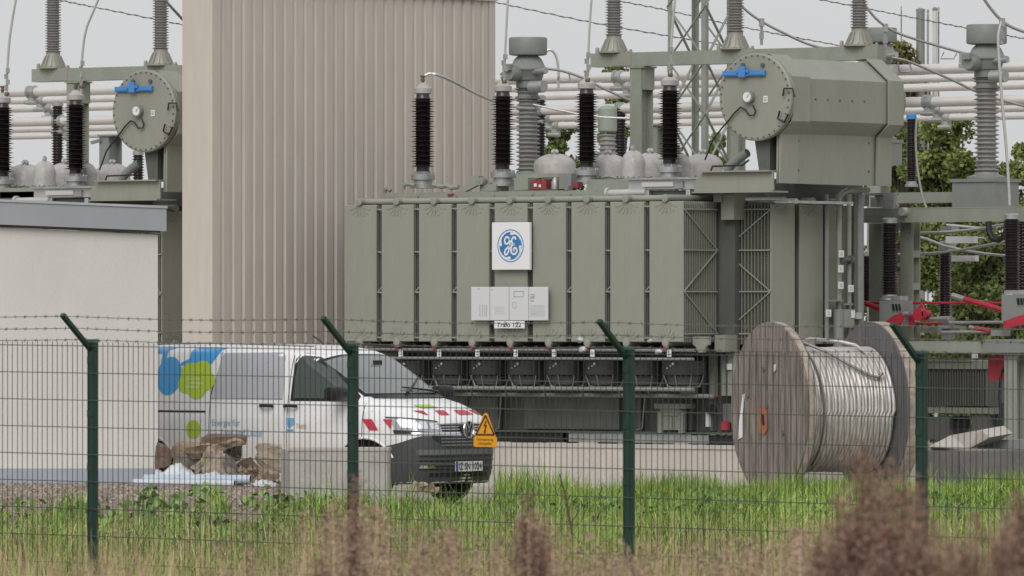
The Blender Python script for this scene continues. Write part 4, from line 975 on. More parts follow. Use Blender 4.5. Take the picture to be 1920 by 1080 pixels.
# cooler bank of the unit behind (dark ribbed)
VX = VR+.7
t = thing('ribbed_cooler', 'low dark ribbed cooler cabinet with pale top edge under the right hand stand', 'cooler', (U(1800, VX), VX, 0))
mb = MB(); vbox(mb, 1735, 1852, 692, 762, VX+.03, 1.0); bd = mb.build('cabinet', M_DARK, t, 0)
mb = MB()
for k in range(24): vbox(mb, 1737+k*4.8, 1739.4+k*4.8, 694, 761, VX-.005, .03)
mb.build('rib', mat('cooler_rib', (.16, .16, .14), .6), bd, 0, kind='stuff')
mb = MB(); vbox(mb, 1735, 1856, 676, 692, VX-.05, 1.1); mb.build('top_rail', M_GREEN2, t, 0)
mb = MB(); vbox(mb, 1738, 1822, 674, 678, VX-.08, .03); mb.build('pale_strip', M_ALU, t, 0)
mb = MB(); vbox(mb, 1735, 1872, 764, 775, VX-.05, 1.1); mb.build('bottom_rail', M_GREEN2, t, 0)
mb = MB(); vbox(mb, 1735, 1780, 782, 824, VX, .5); mb.build('pedestal', M_CONC_D, t, 0); mb = MB(); vbox(mb, 1822, 1856, 778, 824, VX, .5); mb.build('pedestal', M_CONC_D, t, 0)
mb = MB(); vbox(mb, 1822, 1832, 663, 672, VX-.1, .02); mb.build('tag_plate', M_WHITE, t, 0)
mb = MB()
for k in range(8):
    mb = MB(); mb.tube([PV(1780+k*5, 782, VX+.1), PV(1783+k*5, 792, VX+.05), PV(1779+k*5, 803, VX+.05)], .02, 6); mb.build('cable', M_BLACK, t, 40)
mb = MB(); vbox(mb, 1857, 1868, 780, 832, VX+.1, .3); mb.build('green_post', M_FENCE, t, 0)
# upright end of the concrete trough
VW2 = 80.6
t = thing('concrete_trough', 'low dark grey concrete trough wall at the lower right', 'wall', (U(1830, VW2), VW2, 0))
mb = MB(); a, b = U(1700, VW2), U(2000, VW2); zt = Z(846, U(1830, VW2), VW2)
w_ = (b-a)/3
for k in range(3):
    mb = MB(); mb.box((a+k*w_+.006, VW2, 0), (a+(k+1)*w_-.006, VW2+.15, zt)); mb.build('wall_panel', M_CONC_D, t, 0)
mb = MB(); mb.box((a, VW2+.5, 0), (b, VW2+2.8, zt-.02)); mb.build('filling', M_CONC_D, t, 0)
t = thing('concrete_slab', 'tilted pale concrete slab resting on the dark trough wall', 'slab', PV(1780, 838, 80.8), 'loose concrete slabs at the right')
A = PV(1740, 838, 80.7); B = PV(1838, 806, 80.7); mb = MB(); off = Vector((.35, .75, .12)); A2, B2 = A+off*.9, B+off*.1+Vector((.05, .25, .02))
mb.prism([A, A+Vector((.62, .05, -.02)), B+Vector((.12, .05, -.10)), B, A+Vector((.30, .1, .16))], (0.05, .5, .05)); mb.build('slab', mat('pale_concrete', (.5, .47, .44), .8, var=.1), t, 0)
t = thing('concrete_slab', 'flat pale concrete slab beside the tilted one below the right steel leg', 'slab', PV(1860, 838, 81.2), 'loose concrete slabs at the right')
mb = MB(); vbox(mb, 1832, 1892, 824, 842, 81.2, .5); mb.build('slab', mat('concrete_b', (.33, .32, .30), .85, var=.12, bump=.2, bscale=40), t, 0)
# white tubular conductors of the isolators
t = thing('conductor_set', 'thin pale conductors and white bars spread between the dark right hand insulators', 'conductors', (U(1790, VR+.9), VR+.9, Z(440, U(1790, VR), VR)))
def cond(pts, v, r=.02, m=M_ALU, name='conductor'):
    mb = MB(); mb.tube([PV(x, y, v) for x, y in pts], r, 8); mb.build(name, m, t, 40)
cond([(1686, 436), (1720, 437), (1780, 435), (1830, 430), (1880, 421), (1900, 418)], VR+.6)
cond([(1684, 477), (1730, 476), (1768, 473), (1800, 469), (1850, 460), (1896, 451)], VR+.8, .02)
cond([(1700, 438), (1740, 449), (1770, 461), (1810, 470), (1850, 476), (1890, 480)], VR+1.0, .02)
cond([(1775, 422), (1800, 424), (1840, 428)], VR+1.4, .02); cond([(1775, 446), (1845, 446)], VR+1.4, .016)
cond([(1688, 455), (1706, 455), (1709, 447), (1706, 440)], VR+.5, .012)
mb = MB(); vbox(mb, 1773, 1826, 443, 456, VR+1.15, .1); mb.build('white_bar', M_WHITE, t, 0); mb = MB(); vbox(mb, 1784, 1828, 479, 490, VR+1.15, .1); mb.build('white_bar', M_WHITE, t, 0)
mb = MB(); vbox(mb, 1763, 1778, 454, 469, VR+1.2, .2); mb.build('clamp', M_GALV, t, 0); mb = MB(); vbox(mb, 1764, 1784, 424, 434, VR+1.2, .2); mb.build('clamp', M_GALV, t, 0)
mb = MB(); mb.tube([PV(x, y, VR-.2) for x, y in ((1854, 415), (1855, 435), (1862, 448), (1872, 450), (1882, 444), (1888, 430), (1888, 415))], .045, 8); mb.build('black_hose_loop', M_BLACK, t, 40)

# ================================================================== WIRES
grpW = 'overhead wires and droppers'
def wire(name, label, pts, r, m=M_CABLE, twist=False, cat='wire', n=7):
    P_ = [P(*q) for q in pts]; out = []
    for i in range(len(P_)-1):
        p0, p1, p2, p3 = P_[max(i-1, 0)], P_[i], P_[i+1], P_[min(i+2, len(P_)-1)]
        for k in range(6):
            s = k/6; out.append(.5*((2*p1)+(-p0+p2)*s+(2*p0-5*p1+4*p2-p3)*s*s+(-p0+3*p1-3*p2+p3)*s**3))
    out.append(P_[-1]); mb = MB(); mb.tube(out, r, n)
    if twist:                                                # spiral markers round the line
        L = sum((out[i+1]-out[i]).length for i in range(len(out)-1)); steps = int(L/.03); q = []
        acc = 0; i = 0
        for k in range(steps):
            s = k/steps*(len(out)-1); i = int(s); f = s-i; c = out[i].lerp(out[min(i+1, len(out)-1)], f); a = k*1.1
            q.append(c+Vector((math.cos(a)*.009*CS, math.cos(a)*.009*-SN, math.sin(a)*.013)))
        if len(q) > 2: mb.tube(q, .006, 4)
    o = mb.build(name, m, None, 40); return tag(o, label, cat, grpW)
wire('overhead_wire', 'thin twisted wire crossing the sky left of the fire wall', [(60, -10, 118), (170, 12, 118), (360, 50, 118)], .007, M_DARK, True)
wire('overhead_wire', 'thick dark cable dropping from the top to the fire wall', [(290, -24, 112), (309, 0, 112), (352, 48, 112), (380, 90, 112)], .022, M_DARK)
wire('overhead_wire', 'thin twisted wire from the fire wall top towards the lattice mast', [(900, -4, 120), (928, 4, 120), (1120, 44, 120), (1300, 75, 120), (1380, 88, 120)], .007, M_DARK, True)
wire('overhead_wire', 'upper thin twisted wire passing behind the lattice mast', [(1130, -4, 124), (1245, 18, 124), (1360, 44, 124), (1480, 68, 124), (1600, 90, 124)], .007, M_DARK, True)
wire('overhead_wire', 'thin twisted wire crossing the sky above the skyline poles', [(1480, -12, 124), (1640, 19, 124), (1815, 53, 124), (1940, 76, 124)], .007, M_DARK, True)
wire('sagging_cable', 'thick cable sagging right from the insulator above the conservator cap', [(1385, 4, 107), (1400, 20, 107), (1428, 40, 107), (1470, 62, 107), (1520, 84, 107), (1580, 98, 107)], .020, M_CABLE)
wire('sagging_cable', 'thick cable sagging from the rightmost beam insulator over the treetop', [(1618, 4, 106), (1640, 32, 106), (1665, 52, 106), (1700, 68, 106), (1780, 92, 106), (1826, 104, 106)], .020, M_CABLE)
wire('sagging_cable', 'cable running down right in front of the busbar tubes to the drum headed unit', [(1672, 108, 105), (1700, 114, 105), (1740, 130, 105), (1790, 152, 105), (1832, 172, 105), (1880, 188, 105), (1940, 204, 105)], .020, M_CABLE)
wire('sagging_cable', 'thick cable entering at the upper right corner above the drum head', [(1840, -10, 100), (1858, 16, 100), (1878, 38, 100), (1900, 52, 100), (1940, 66, 100)], .022, M_CABLE)
wire('dropper_cable', 'pale dropper hanging from the upper right clamp past the drum headed unit', [(1878, 40, 99.5), (1872, 70, 99.5), (1874, 120, 99.5), (1880, 200, 99.5), (1888, 290, 99.5), (1893, 385, 99.5)], .022, M_ALU)
wire('dropper_cable', 'pale curved dropper above the bushing at the left edge', [(12, 182, 107), (13, 140, 107), (17, 80, 107), (24, 30, 107), (32, -15, 107)], .020, M_ALU)
wire('dropper_cable', 'pale curved dropper above the second dark bushing from the left edge', [(152, 178, 107), (153, 120, 107), (160, 60, 107), (176, 18, 107), (190, -15, 107)], .020, M_ALU)
wire('dropper_cable', 'straight pale dropper above the bushing beside the fire wall edge', [(945, 152, 101), (947, 100, 101), (950, 40, 101), (953, -15, 101)], .018, M_ALU)
wire('dropper_cable', 'straight pale dropper at the left end of the gantry beam', [(1101, 146, 100), (1103, 100, 100), (1106, 40, 100), (1110, -15, 100)], .018, M_ALU)
wire('dropper_cable', 'pale dropper passing in front of the lattice mast to the rightmost bushing', [(1256, 140, 99.5), (1258, 95, 99.5), (1262, 40, 99.5), (1267, -15, 99.5)], .018, M_ALU)
wire('jumper_cable', 'grey jumper cable curving from the leftmost bushing over the fire wall face', [(797, 142, 101), (806, 138, 101), (822, 141, 101), (850, 153, 101.4), (890, 174, 102), (922, 188, 102.5), (960, 200, 103), (1000, 203, 103.5)], .020, M_ALU)
wire('jumper_cable', 'jumper cable falling right from the drum head to the gantry column', [(1012, 128, 104), (1050, 132, 104), (1090, 145, 104), (1130, 165, 104), (1180, 188, 104)], .020, M_CABLE)
wire('jumper_cable', 'lower jumper cable between the grey insulator and the lattice mast', [(1000, 196, 103.5), (1050, 207, 103.5), (1110, 218, 103.5), (1180, 222, 103.5)], .014, M_ALU)
wire('dropper_cable', 'thin pale dropper curving beside the blue capped insulator', [(1719, 224, 101), (1717, 260, 101), (1720, 310, 101), (1728, 360, 101), (1738, 392, 101)], .016, M_ALU)
def clamp_t(label, px, py, d, h=.34):
    p = P(px, py, d); t = thing('cable_clamp', label, 'clamp', p, 'cable clamps on the overhead lines'); mb = MB(); mb.obox(p, (.09, .06, .12), -YAW); mb.build('jaw', M_GALV, t, 0)
    mb = MB(); mb.bar(p, p-Vector((0, 0, h)), .035, .03); mb.obox(p-Vector((0, 0, h*.6)), (.07, .05, .1), -YAW); mb.build('hanger', M_GALV, t, 0)
clamp_t('small clamp hanging on the sagging cable right of the beam insulator', 1428, 42, 107); clamp_t('small clamp on the cable beneath the reddish treetop', 1660, 52, 106, .3); clamp_t('clamp at the upper right where the pale dropper starts', 1879, 42, 99.7, .3)
for (px, py, d, lab_) in ((13, 150, 107, 'chain of connectors on the dropper at the left edge'), (153, 136, 107, 'chain of connectors on the second dropper from the left'), (946, 125, 101, 'chain of connectors on the dropper beside the drum head'), (1102, 122, 100, 'chain of connectors on the dropper at the beam end'), (1257, 112, 99.5, 'chain of connectors on the dropper in front of the mast')):
    p = P(px, py, d); t = thing('connector_chain', lab_, 'connector', p, 'connector chains on the droppers')
    for k in range(4):
        mb = MB(); mb.obox(p+Vector((.015*(-1)**k, 0, .14-.085*k)), (.06, .05, .075), -YAW); mb.build('link', M_GALV, t, 0)
    mb = MB(); mb.lathe(p-Vector((0, 0, .24)), [(.03, 0), (.04, .03), (.03, .06)], 8); mb.build('socket', mat('bronze_terminal', (.19, .15, .10), .45, .5), t, 40)
# corona rings: small rectangular loops
for (pts, d, lab_) in (([(1048, 143), (1046, 150), (1049, 152), (1066, 152), (1069, 149), (1067, 138)], 104, 'small square wire loop right of the drum head'), ([(1684, 116), (1686, 132), (1689, 135), (1706, 134), (1709, 131), (1705, 118)], 105, 'small square wire loop on the cable right of the conservator casing'), ([(1770, 98), (1764, 110), (1788, 110), (1794, 100)], 106, 'small slanted wire loop left of the tall drum head')):
    mb = MB(); mb.tube([P(x, y, d) for x, y in pts], .012, 6); tag(mb.build('wire_loop', M_CABLE, None, 40), lab_, 'wire loop', grpW)
# thin arched cables behind the drum head
wire('jumper_cable', 'thin arched cable pair behind the drum head', [(1022, 96, 110), (1034, 94, 110), (1043, 106, 110), (1047, 130, 110), (1047, 165, 110)], .022, M_ALU)
# ================================================================== VAN
p = P(678, 600, 87.3)
van = thing('utility_van', 'white utility van with blue and green blob graphics and red hazard stripes on its nose', 'van', (p.x, p.y+.95, 0))
VO = Vector(van.location)
M_VAN = mat('van_white', (.88, .885, .895), .28, var=.015, spec=.5)
def dusty(m):
    nt = m.node_tree; b = nt.nodes['Principled BSDF']; src = b.inputs['Base Color'].links[0].from_socket
    tc = nt.nodes.new('ShaderNodeTexCoord'); sp = nt.nodes.new('ShaderNodeSeparateXYZ'); nt.links.new(tc.outputs['Object'], sp.inputs[0])
    nz = nt.nodes.new('ShaderNodeTexNoise'); nz.inputs['Scale'].default_value = 3.5; nz.inputs['Detail'].default_value = 7; nt.links.new(tc.outputs['Object'], nz.inputs['Vector'])
    ma = nt.nodes.new('ShaderNodeMath'); ma.operation = 'MULTIPLY_ADD'; ma.inputs[1].default_value = .7; nt.links.new(nz.outputs['Fac'], ma.inputs[0]); nt.links.new(sp.outputs['Z'], ma.inputs[2])
    mr = nt.nodes.new('ShaderNodeMapRange'); mr.inputs['From Min'].default_value = 1.45; mr.inputs['From Max'].default_value = .75; mr.inputs['To Min'].default_value = 0; mr.inputs['To Max'].default_value = .45
    nt.links.new(ma.outputs[0], mr.inputs['Value'])
    mx = nt.nodes.new('ShaderNodeMix'); mx.data_type = 'RGBA'; mx.inputs[7].default_value = (.55, .44, .34, 1); nt.links.new(mr.outputs[0], mx.inputs[0]); nt.links.new(src, mx.inputs[6]); nt.links.new(mx.outputs[2], b.inputs['Base Color'])
dusty(M_VAN)
M_VDIRT = mat('van_white_dusty', (.72, .73, .74), .38, var=.04, col2=(.66, .64, .6))
M_VBLK = mat('bumper_plastic', (.058, .061, .064), .5, var=.1, scale=8)
M_TRIM = mat('black_trim', (.012, .012, .013), .35, var=.1)
M_GLASS = mat('van_glass', (.075, .09, .088), .06, var=.05, spec=.7)
M_FILM = mat('grey_window_film', (.47, .48, .52), .25, var=.02)
M_CHROME = mat('chrome', (.75, .76, .78), .12, 1.0, var=.03)
M_VBLUE = mat('livery_blue', (.055, .37, .78), .35, var=.02); M_VGRN = mat('livery_green', (.46, .64, .04), .35, var=.02)
M_VRED = mat('livery_red', (.58, .03, .06), .35, var=.03); M_TYRE = mat('tyre', (.02, .02, .02), .8, var=.2)
def tab(t, x):
    if x <= t[0][0]: return t[0][1]
    for (a, b), (c, d) in zip(t, t[1:]):
        if x <= c: return b+(d-b)*(x-a)/(c-a)
    return t[-1][1]
ZT = [(-4.42, 1.2), (-4.40, 1.62), (-4.36, 1.82), (-4.25, 1.92), (-3.6, 1.965), (-2, 1.975), (-1.3, 1.955), (-1.0, 1.92), (-.72, 1.83), (-.3, 1.585), (.10, 1.325), (.16, 1.30), (.42, 1.235), (.64, 1.15), (.78, 1.065), (.86, .97), (.90, .86), (.92, .70)]
XF = [(.20, .78), (.28, .86), (.42, .905), (.55, .92), (.70, .92), (.86, .90), (.97, .86), (1.065, .78), (1.15, .64), (1.235, .42), (1.30, .16), (1.325, .10), (1.585, -.30), (1.83, -.72), (1.92, -1.0), (1.955, -1.3), (1.975, -2.0), (2.2, -4)]
YS = [(.2, .885), (.30, .925), (.5, .948), (.8, .952), (1.06, .948), (1.12, .938), (1.30, .925), (1.55, .885), (1.75, .845), (1.88, .80), (1.98, .66)]
def ysec(x, z):
    ys = tab(YS, z); g = (tab(XF, z)-x)/.86
    if g <= 0: return 0.0
    yn = g**(1/4.6)
    # soft roof edge
    if x < 0 and z > tab(ZT, x)-.14:
        q = (z-(tab(ZT, x)-.14))/.14; ys = ys*(1-min(1, q)**4*.55) if q < 1 else ys*.3
    return (ys**-9+yn**-9)**(-1/9)
def xfront(y, z):
    ys = tab(YS, z); y = min(abs(y), ys*.985); 
    if y < .02: return tab(XF, z)
    q = y**-9-ys**-9
    yn = q**(-1/9); return tab(XF, z)-.86*yn**4.6
W3 = lambda x, y, z: (VO.x+x, VO.y+y, z)
ST = [-4.42, -4.41, -4.38, -4.33, -4.25, -4.1] + [-3.95+.025*k for k in range(0, 34)] + [-3.0+.1*k for k in range(24)] + [-.6+.025*k for k in range(59)] + [.87, .885, .90, .91, .917]
ST = sorted(set(round(x, 4) for x in ST)); NZ = 46
vs = []; fs = []; mi = []
def sect(x):
    zt = tab(ZT, x); zb = .25 if x < .6 else .25+.04*max(0, (x-.6)/.32)
    pts = []
    for j in range(NZ+1):
        s = j/NZ; s = 1-(1-s)**1.6; z = zb+(zt-zb)*s; pts.append((ysec(x, z) if j < NZ else 0.0, z))
    return pts
SEC = [sect(x) for x in ST]; m_ = NZ+1
for x, sc_ in zip(ST, SEC):
    for y, z in sc_: vs.append(W3(x, -y, z))
    for y, z in sc_: vs.append(W3(x, y, z))
def arch(x, z): return min(math.hypot(x-0, z-.36), math.hypot(x+3.4, z-.36))
for i in range(len(ST)-1):
    for side in (0, 1):
        for j in range(NZ):
            a = i*2*m_+side*m_+j; b = a+2*m_
            xc_ = (ST[i]+ST[i+1])/2; zc_ = (SEC[i][j][1]+SEC[i][j+1][1])/2; yc_ = SEC[i][j][0]
            if arch(xc_, zc_) < .46 and yc_ > .6: continue
            f = (a, b, b+1, a+1) if side == 0 else (a, a+1, b+1, b)
            fs.append(f)
            mi.append(0)
n0 = len(vs); mbv = MB(); mbv.v = vs; mbv.f = fs; mbv.m = mi
last = (len(ST)-1)*2*m_
mbv.f += [tuple(range(last, last+m_)) + tuple(range(last+2*m_-1, last+m_-1, -1)), tuple(range(m_-1, -1, -1)) + tuple(range(m_, 2*m_))]; mbv.m += [0, 0]
body = mbv.build('body', [M_VAN, M_VBLK], van, 32)
mb = MB(); mb.box(W3(-4.2, -.86, .24), W3(.30, .86, .6)); mb.box(W3(.30, -.6, .26), W3(.70, .6, .6)); mb.box(W3(-4.3, -.8, .6), W3(-2.9, .8, 1.2)); mb.box(W3(-.5, -.78, .6), W3(.45, .78, .9)); mb.build('underbody', M_BLACK, van, 0)

def side_patch(name, cols, mtl, off=.004, parent=None, nz=6, side=-1):
    """cols: list of (x, zlow, zhigh) along the flank facing the fence"""
    mb = MB(); vv = []; K = len(cols)
    for (x, a, b) in cols:
        for j in range(nz+1):
            z = a+(b-a)*j/nz; vv.append(W3(x, side*(ysec(x, z)+off), z))
    ff = [(i*(nz+1)+j, (i+1)*(nz+1)+j, (i+1)*(nz+1)+j+1, i*(nz+1)+j+1) for i in range(K-1) for j in range(nz)]
    mb.add(vv, ff); return mb.build(name, mtl, parent or body, 40)
def front_patch(name, cols, mtl, off=.006, parent=None, nz=5):
    mb = MB(); vv = []; K = len(cols)
    for (y, a, b) in cols:
        for j in range(nz+1):
            z = a+(b-a)*j/nz; x = xfront(y, z)
            # outward normal estimate
            e = .01; dx_y = (xfront(y+e, z)-xfront(y-e, z))/(2*e); dx_z = (xfront(y, z+e)-xfront(y, z-e))/(2*e)
            nn = Vector((1, -dx_y, -dx_z)).normalized(); vv.append(W3(x+nn.x*off, y+nn.y*off, z+nn.z*off))
    ff = [(i*(nz+1)+j, (i+1)*(nz+1)+j, (i+1)*(nz+1)+j+1, i*(nz+1)+j+1) for i in range(K-1) for j in range(nz)]
    mb.add(vv, ff); return mb.build(name, mtl, parent or body, 40)
lin = lambda a, b, n: [a+(b-a)*k/n for k in range(n+1)]
def poly_cols(lo, hi, n=12):
    x0, x1 = lo[0][0], lo[-1][0]; return [(x, tab(lo, x), tab(hi, x)) for x in lin(x0, x1, n)]
def ell(cx, cz, rx, rz, n=20, wob=0, xmin=-9):
    out = []
    for k in range(n+1):
        t = math.pi*k/n; x = cx-rx*math.cos(t); q = rz*math.sin(t)*(1+wob*math.sin(5*t)); out.append((max(x, xmin), cz-q, cz+q))
    return out
PX = lambda px: U(px, VO.y-.945)-VO.x            # flank lengths along the near side
PZ = lambda px, py: Z(py, U(px, VO.y-.945), VO.y-.945)
# glazing
fr = poly_cols([(-1.15, 1.27), (-.16, 1.27)], [(-1.15, 1.79), (-1.08, 1.865), (-.82, 1.845), (-.66, 1.75), (-.16, 1.33)], 24)
wf = side_patch('door_window_frame', fr, M_TRIM, .004)
side_patch('door_window', poly_cols([(-1.11, 1.305), (-.24, 1.305)], [(-1.11, 1.78), (-1.06, 1.835), (-.84, 1.815), (-.69, 1.72), (-.24, 1.36)], 24), M_GLASS, .010, wf)
mf = side_patch('side_window', poly_cols([(PX(394), 1.30), (PX(394)+.01, 1.30), (PX(527), 1.30)], [(PX(394), 1.31), (PX(405), 1.86), (PX(521), 1.87), (PX(527), 1.50)], 26), M_FILM, .005)
side_patch('window_seal', [(PX(392), 1.30, 1.32), (PX(393), 1.30, 1.39), (PX(404), 1.83, 1.875), (PX(405), 1.85, 1.88)], M_TRIM, .0065, mf)
side_patch('window_seal', [(PX(393), 1.285, 1.30), (PX(527), 1.285, 1.30)], mat('grey_seal', (.35, .35, .36), .5), .006, mf)
front_patch('windscreen_frame', [(y, 1.325, 1.845-.08*(abs(y)/.74)**4) for y in lin(-.735, .735, 26)], M_TRIM, .004, None, 10)
ws = front_patch('windscreen', [(y, 1.36, 1.82-.08*(abs(y)/.74)**4) for y in lin(-.705, .705, 26)], mat('windscreen_glass', (.21, .235, .235), .05, var=.05, spec=.8), .010, None, 10)  # glass base made paler to stand in for reflected sky
# wipers
for (ya, yb, za, zb) in ((.55, -.12, 1.36, 1.42), (-.15, .50, 1.35, 1.55)):
    mb = MB(); pts = []
    for s in lin(0, 1, 6):
        y = ya+(yb-ya)*s; z = za+(zb-za)*s; pts.append(W3(xfront(y, z)+.028, y, z+.022))
    mb.tube(pts, [.022, .018, .014, .014, .012, .012, .008], 6); mb.build('wiper', M_TRIM, ws, 40)
mb = MB(); mb.add([W3(xfront(y, 1.30)+.012, y, 1.315) for y in lin(-.7, .7, 14)]+[W3(xfront(y, 1.335)+.02, y, 1.345) for y in lin(-.7, .7, 14)], [(i, i+1, 16+i, 15+i) for i in range(14)]); mb.build('cowl', M_TRIM, body, 40)
# interior hints seen through the glass: mirror
mb = MB(); mb.obox(W3(xfront(.0, 1.72)+.02, 0.02, 1.735), (.02, .16, .07)); mb.build('sensor_patch', M_TRIM, ws, 0)
# door gaps, rail, handles
gap = mat('panel_gap', (.06, .06, .06), .7, var=.1)
for (a, z0, z1) in ((-1.185, .42, 1.9), (PX(392), .42, 1.30), (-.03, .5, 1.25)): side_patch('door_gap', [(a-.005, z0, z1), (a+.005, z0, z1)], gap, .003, None, 20)
side_patch('sliding_rail', [(-4.0, 1.115, 1.14), (PX(385), 1.115, 1.14)], M_TRIM, .005)
side_patch('crease_shade_line', [(-4.3, 1.145, 1.155), (.1, 1.145, 1.155)], mat('crease_shade', (.5, .5, .5), .4), .003, None, 2)  # thin grey line: shade along the flank crease painted on
for px in (500, 545):
    x = PX(px); mb = MB(); mb.tube([W3(x-.10, -.945, 1.20), W3(x-.07, -.985, 1.21), W3(x+.07, -.985, 1.21), W3(x+.10, -.945, 1.205)], .02, 8); mb.build('door_handle', M_TRIM, body, 40)
# wing mirrors
for sg in (-1, 1):
    mb = MB(); c = Vector(W3(-.30, sg*1.07, 1.36)); pts = []
    mb.lathe(c+Vector((0, -sg*.15, 0)), [(.05, 0), (.10, .015), (.115, .06), (.115, .24), (.10, .285), (.05, .30)], 24, (0, sg, 0))
    for i in range(len(mb.v)):
        x, y, z = mb.v[i]; dx, dz = x-c.x, z-c.z; rr_ = max(1e-6, math.hypot(dx, dz)); k_ = (abs(dx/rr_)**4+abs(dz/rr_)**4)**-.25; mb.v[i] = (c.x+dx*k_*.85, y, c.z+dz*k_*.82)
    mb.bar(W3(-.28, sg*.90, 1.30), W3(-.30, sg*1.02, 1.33), .10, .06); mb.build('wing_mirror', M_TRIM, van, 40)
# wheels
for (x, sg) in ((0, -1), (0, 1), (-3.4, -1), (-3.4, 1)):
    c = W3(x, sg*.70, .345)
    mb = MB(); mb.lathe(c, [(.20, .0), (.315, 0), (.34, .03), (.343, .11), (.343, .16), (.325, .205), (.215, .215)], 32, (0, sg, 0)); wh = mb.build('wheel', M_TYRE, van, 40)
    mb = MB(); mb.lathe(c, [(.0, .15), (.06, .20), (.07, .19), (.16, .185), (.215, .20), (.21, .12)], 28, (0, sg, 0)); mb.build('rim', M_GALV, wh, 40)
    for k in range(5):
        a = k*2*math.pi/5; mb = MB(); mb.lathe((c[0]+.115*math.cos(a), c[1]+sg*.186, c[2]+.115*math.sin(a)), [(.03, 0), (.03, .012)], 8, (0, sg, 0)); mb.build('rim_hole', M_TRIM, wh, 0)
front_patch('bumper', [(y, .262, .848-.12*max(0, (abs(y)-.70)/.165)**1.5) for y in lin(-.868, .868, 60)], M_VBLK, .0035, van, 12)
# wheel arch lips
for x_ in (0, -3.4):
    for sg in (-1, 1):
        mb = MB(); pts = []
        for a in lin(.5 if x_ == 0 else -.2, math.pi+.2, 26):
            xx, zz_ = x_+.465*math.cos(a), .36+.465*math.sin(a); pts.append(W3(xx, sg*(ysec(xx, zz_)+.002), zz_))
        mb.tube(pts, .016, 6); mb.build('arch_lip', M_VAN, body, 40)
# nose: grille, lamps, emblem, plate
for y in (0,):
    front_patch('grille', [(y_, .90, 1.005-.01*(abs(y_)/.5)) for y_ in lin(-.56, .56, 16)], M_TRIM, .007)
    for z in (.925, .955, .985): front_patch('grille_slat', [(y_, z-.004, z+.004) for y_ in lin(-.54, .54, 12)], M_CHROME, .016, None, 1)
    front_patch('chrome_strip', [(y_, .872, .892) for y_ in lin(-.76, .76, 30)], M_CHROME, .012, None, 1)
    front_patch('lower_grille', [(y_, .70 + .13*max(0, (abs(y_)-.42)/.2), .855) for y_ in lin(-.60, .60, 24)], M_TRIM, .008)
    for z in (.735, .775, .815): front_patch('grille_slat', [(y_, z-.006, z+.006) for y_ in lin(-.50, .50, 12)], mat('slat_grey', (.2, .205, .21), .3, var=.05), .016, None, 1)
    for z in (.44, .48, .545, .60): front_patch('bumper_slot', [(y_, z-.009, z+.009) for y_ in lin(-.72, .72, 18)], M_TRIM, .009, None, 1)
front_patch('bumper_band', [(y_, .62, .685) for y_ in lin(-.74, .74, 20)], mat('bumper_grey', (.13, .135, .14), .5, var=.08), .012, None, 2)
front_patch('chrome_strip', [(y_, .853, .861) for y_ in lin(-.70, .70, 24)], M_CHROME, .014, None, 1)
front_patch('lower_intake', [(y_, .35, .40) for y_ in lin(-.62, .62, 16)], M_TRIM, .008, None, 1)
for sg in (-1, 1):
    cols = []
    for s in lin(0, 1, 14):
        y = sg*(.46+.375*s); cols.append((y, .895+.03*s**2, 1.015+.055*s))
    hl = front_patch('headlight', cols, mat('lamp_glass', (.42, .44, .47), .08, .3, var=.05), .009)
    for (s0, s1, za, zb) in ((.08, .36, .93, 1.0), (.42, .66, .935, 1.02), (.70, .93, .95, 1.04)):
        front_patch('lamp_cell', [(sg*(.46+.375*s), za, zb) for s in lin(s0, s1, 5)], mat('lamp_cell', (.74, .76, .8), .15, .2, var=.05), .014, hl, 2)
    front_patch('lamp_surround', [(sg*(.44+.40*s), .875, .893+.03*s**2) for s in lin(0, 1, 10)], M_TRIM, .010, hl, 1)
    front_patch('lamp_edge', [(sg*(.46+.38*s), 1.012+.055*s, 1.028+.055*s) for s in lin(0, 1, 10)], M_TRIM, .010, hl, 1)
mb = MB(); y0 = 0.0; c = Vector(W3(.925, 0, .925)); 
ring = [c+Vector((.004, .10*math.cos(a), .10*math.sin(a))) for a in lin(0, 2*math.pi, 28)]
mb.tube(ring, .012, 6)
def es(pts, w=.02): mb.ribbon([c+Vector((.006, y*.088, z*.088)) for y, z in pts], w, (1, 0, 0), .004)
es([(-.42, .90), (0, .12), (.42, .90)]); es([(-.80, .55), (-.42, -.78), (0, -.02), (.42, -.78), (.80, .55)])
em = mb.build('round_emblem', M_CHROME, body, 30)
mb = MB(); mb.lathe(c-Vector((.012, 0, 0)), [(.10, 0), (.10, .012)], 28, (1, 0, 0)); mb.build('emblem_back', M_TRIM, em, 30)
lp = Vector(W3(.935, .0, .475))
mb = MB(); mb.box(lp-Vector((.012, .27, .06)), lp+Vector((0, .27, .06))); lpo = mb.build('number_plate', mat('plate_white', (.68, .68, .66), .45), van, 0)
mb = MB(); mb.box(lp+Vector((.0005, -.268, -.057)), lp+Vector((.002, -.222, .057))); mb.build('blue_band', mat('plate_blue', (.02, .08, .5), .45), lpo, 0)
vs_, fs_ = text_mesh('IZ\u00b7SN 1024', 1.0, 1.0, .015); xs_ = [v[0] for v in vs_]; zs_ = [v[1] for v in vs_]; k1 = .455/(max(xs_)-min(xs_)); k2 = .085/(max(zs_)-min(zs_)); xm, zm_ = (max(xs_)+min(xs_))/2, (max(zs_)+min(zs_))/2
mb = MB(); mb.add([(lp.x+.003, lp.y+.022+(a-xm)*k1, lp.z+(b-zm_)*k2) for a, b, cc in vs_], fs_); mb.build('lettering', M_INK, lpo, 0)
for sg in (-1, 1): front_patch('fog_lamp', [(sg*y_, .455, .49) for y_ in lin(.56, .72, 6)], M_CHROME, .008, None, 1)
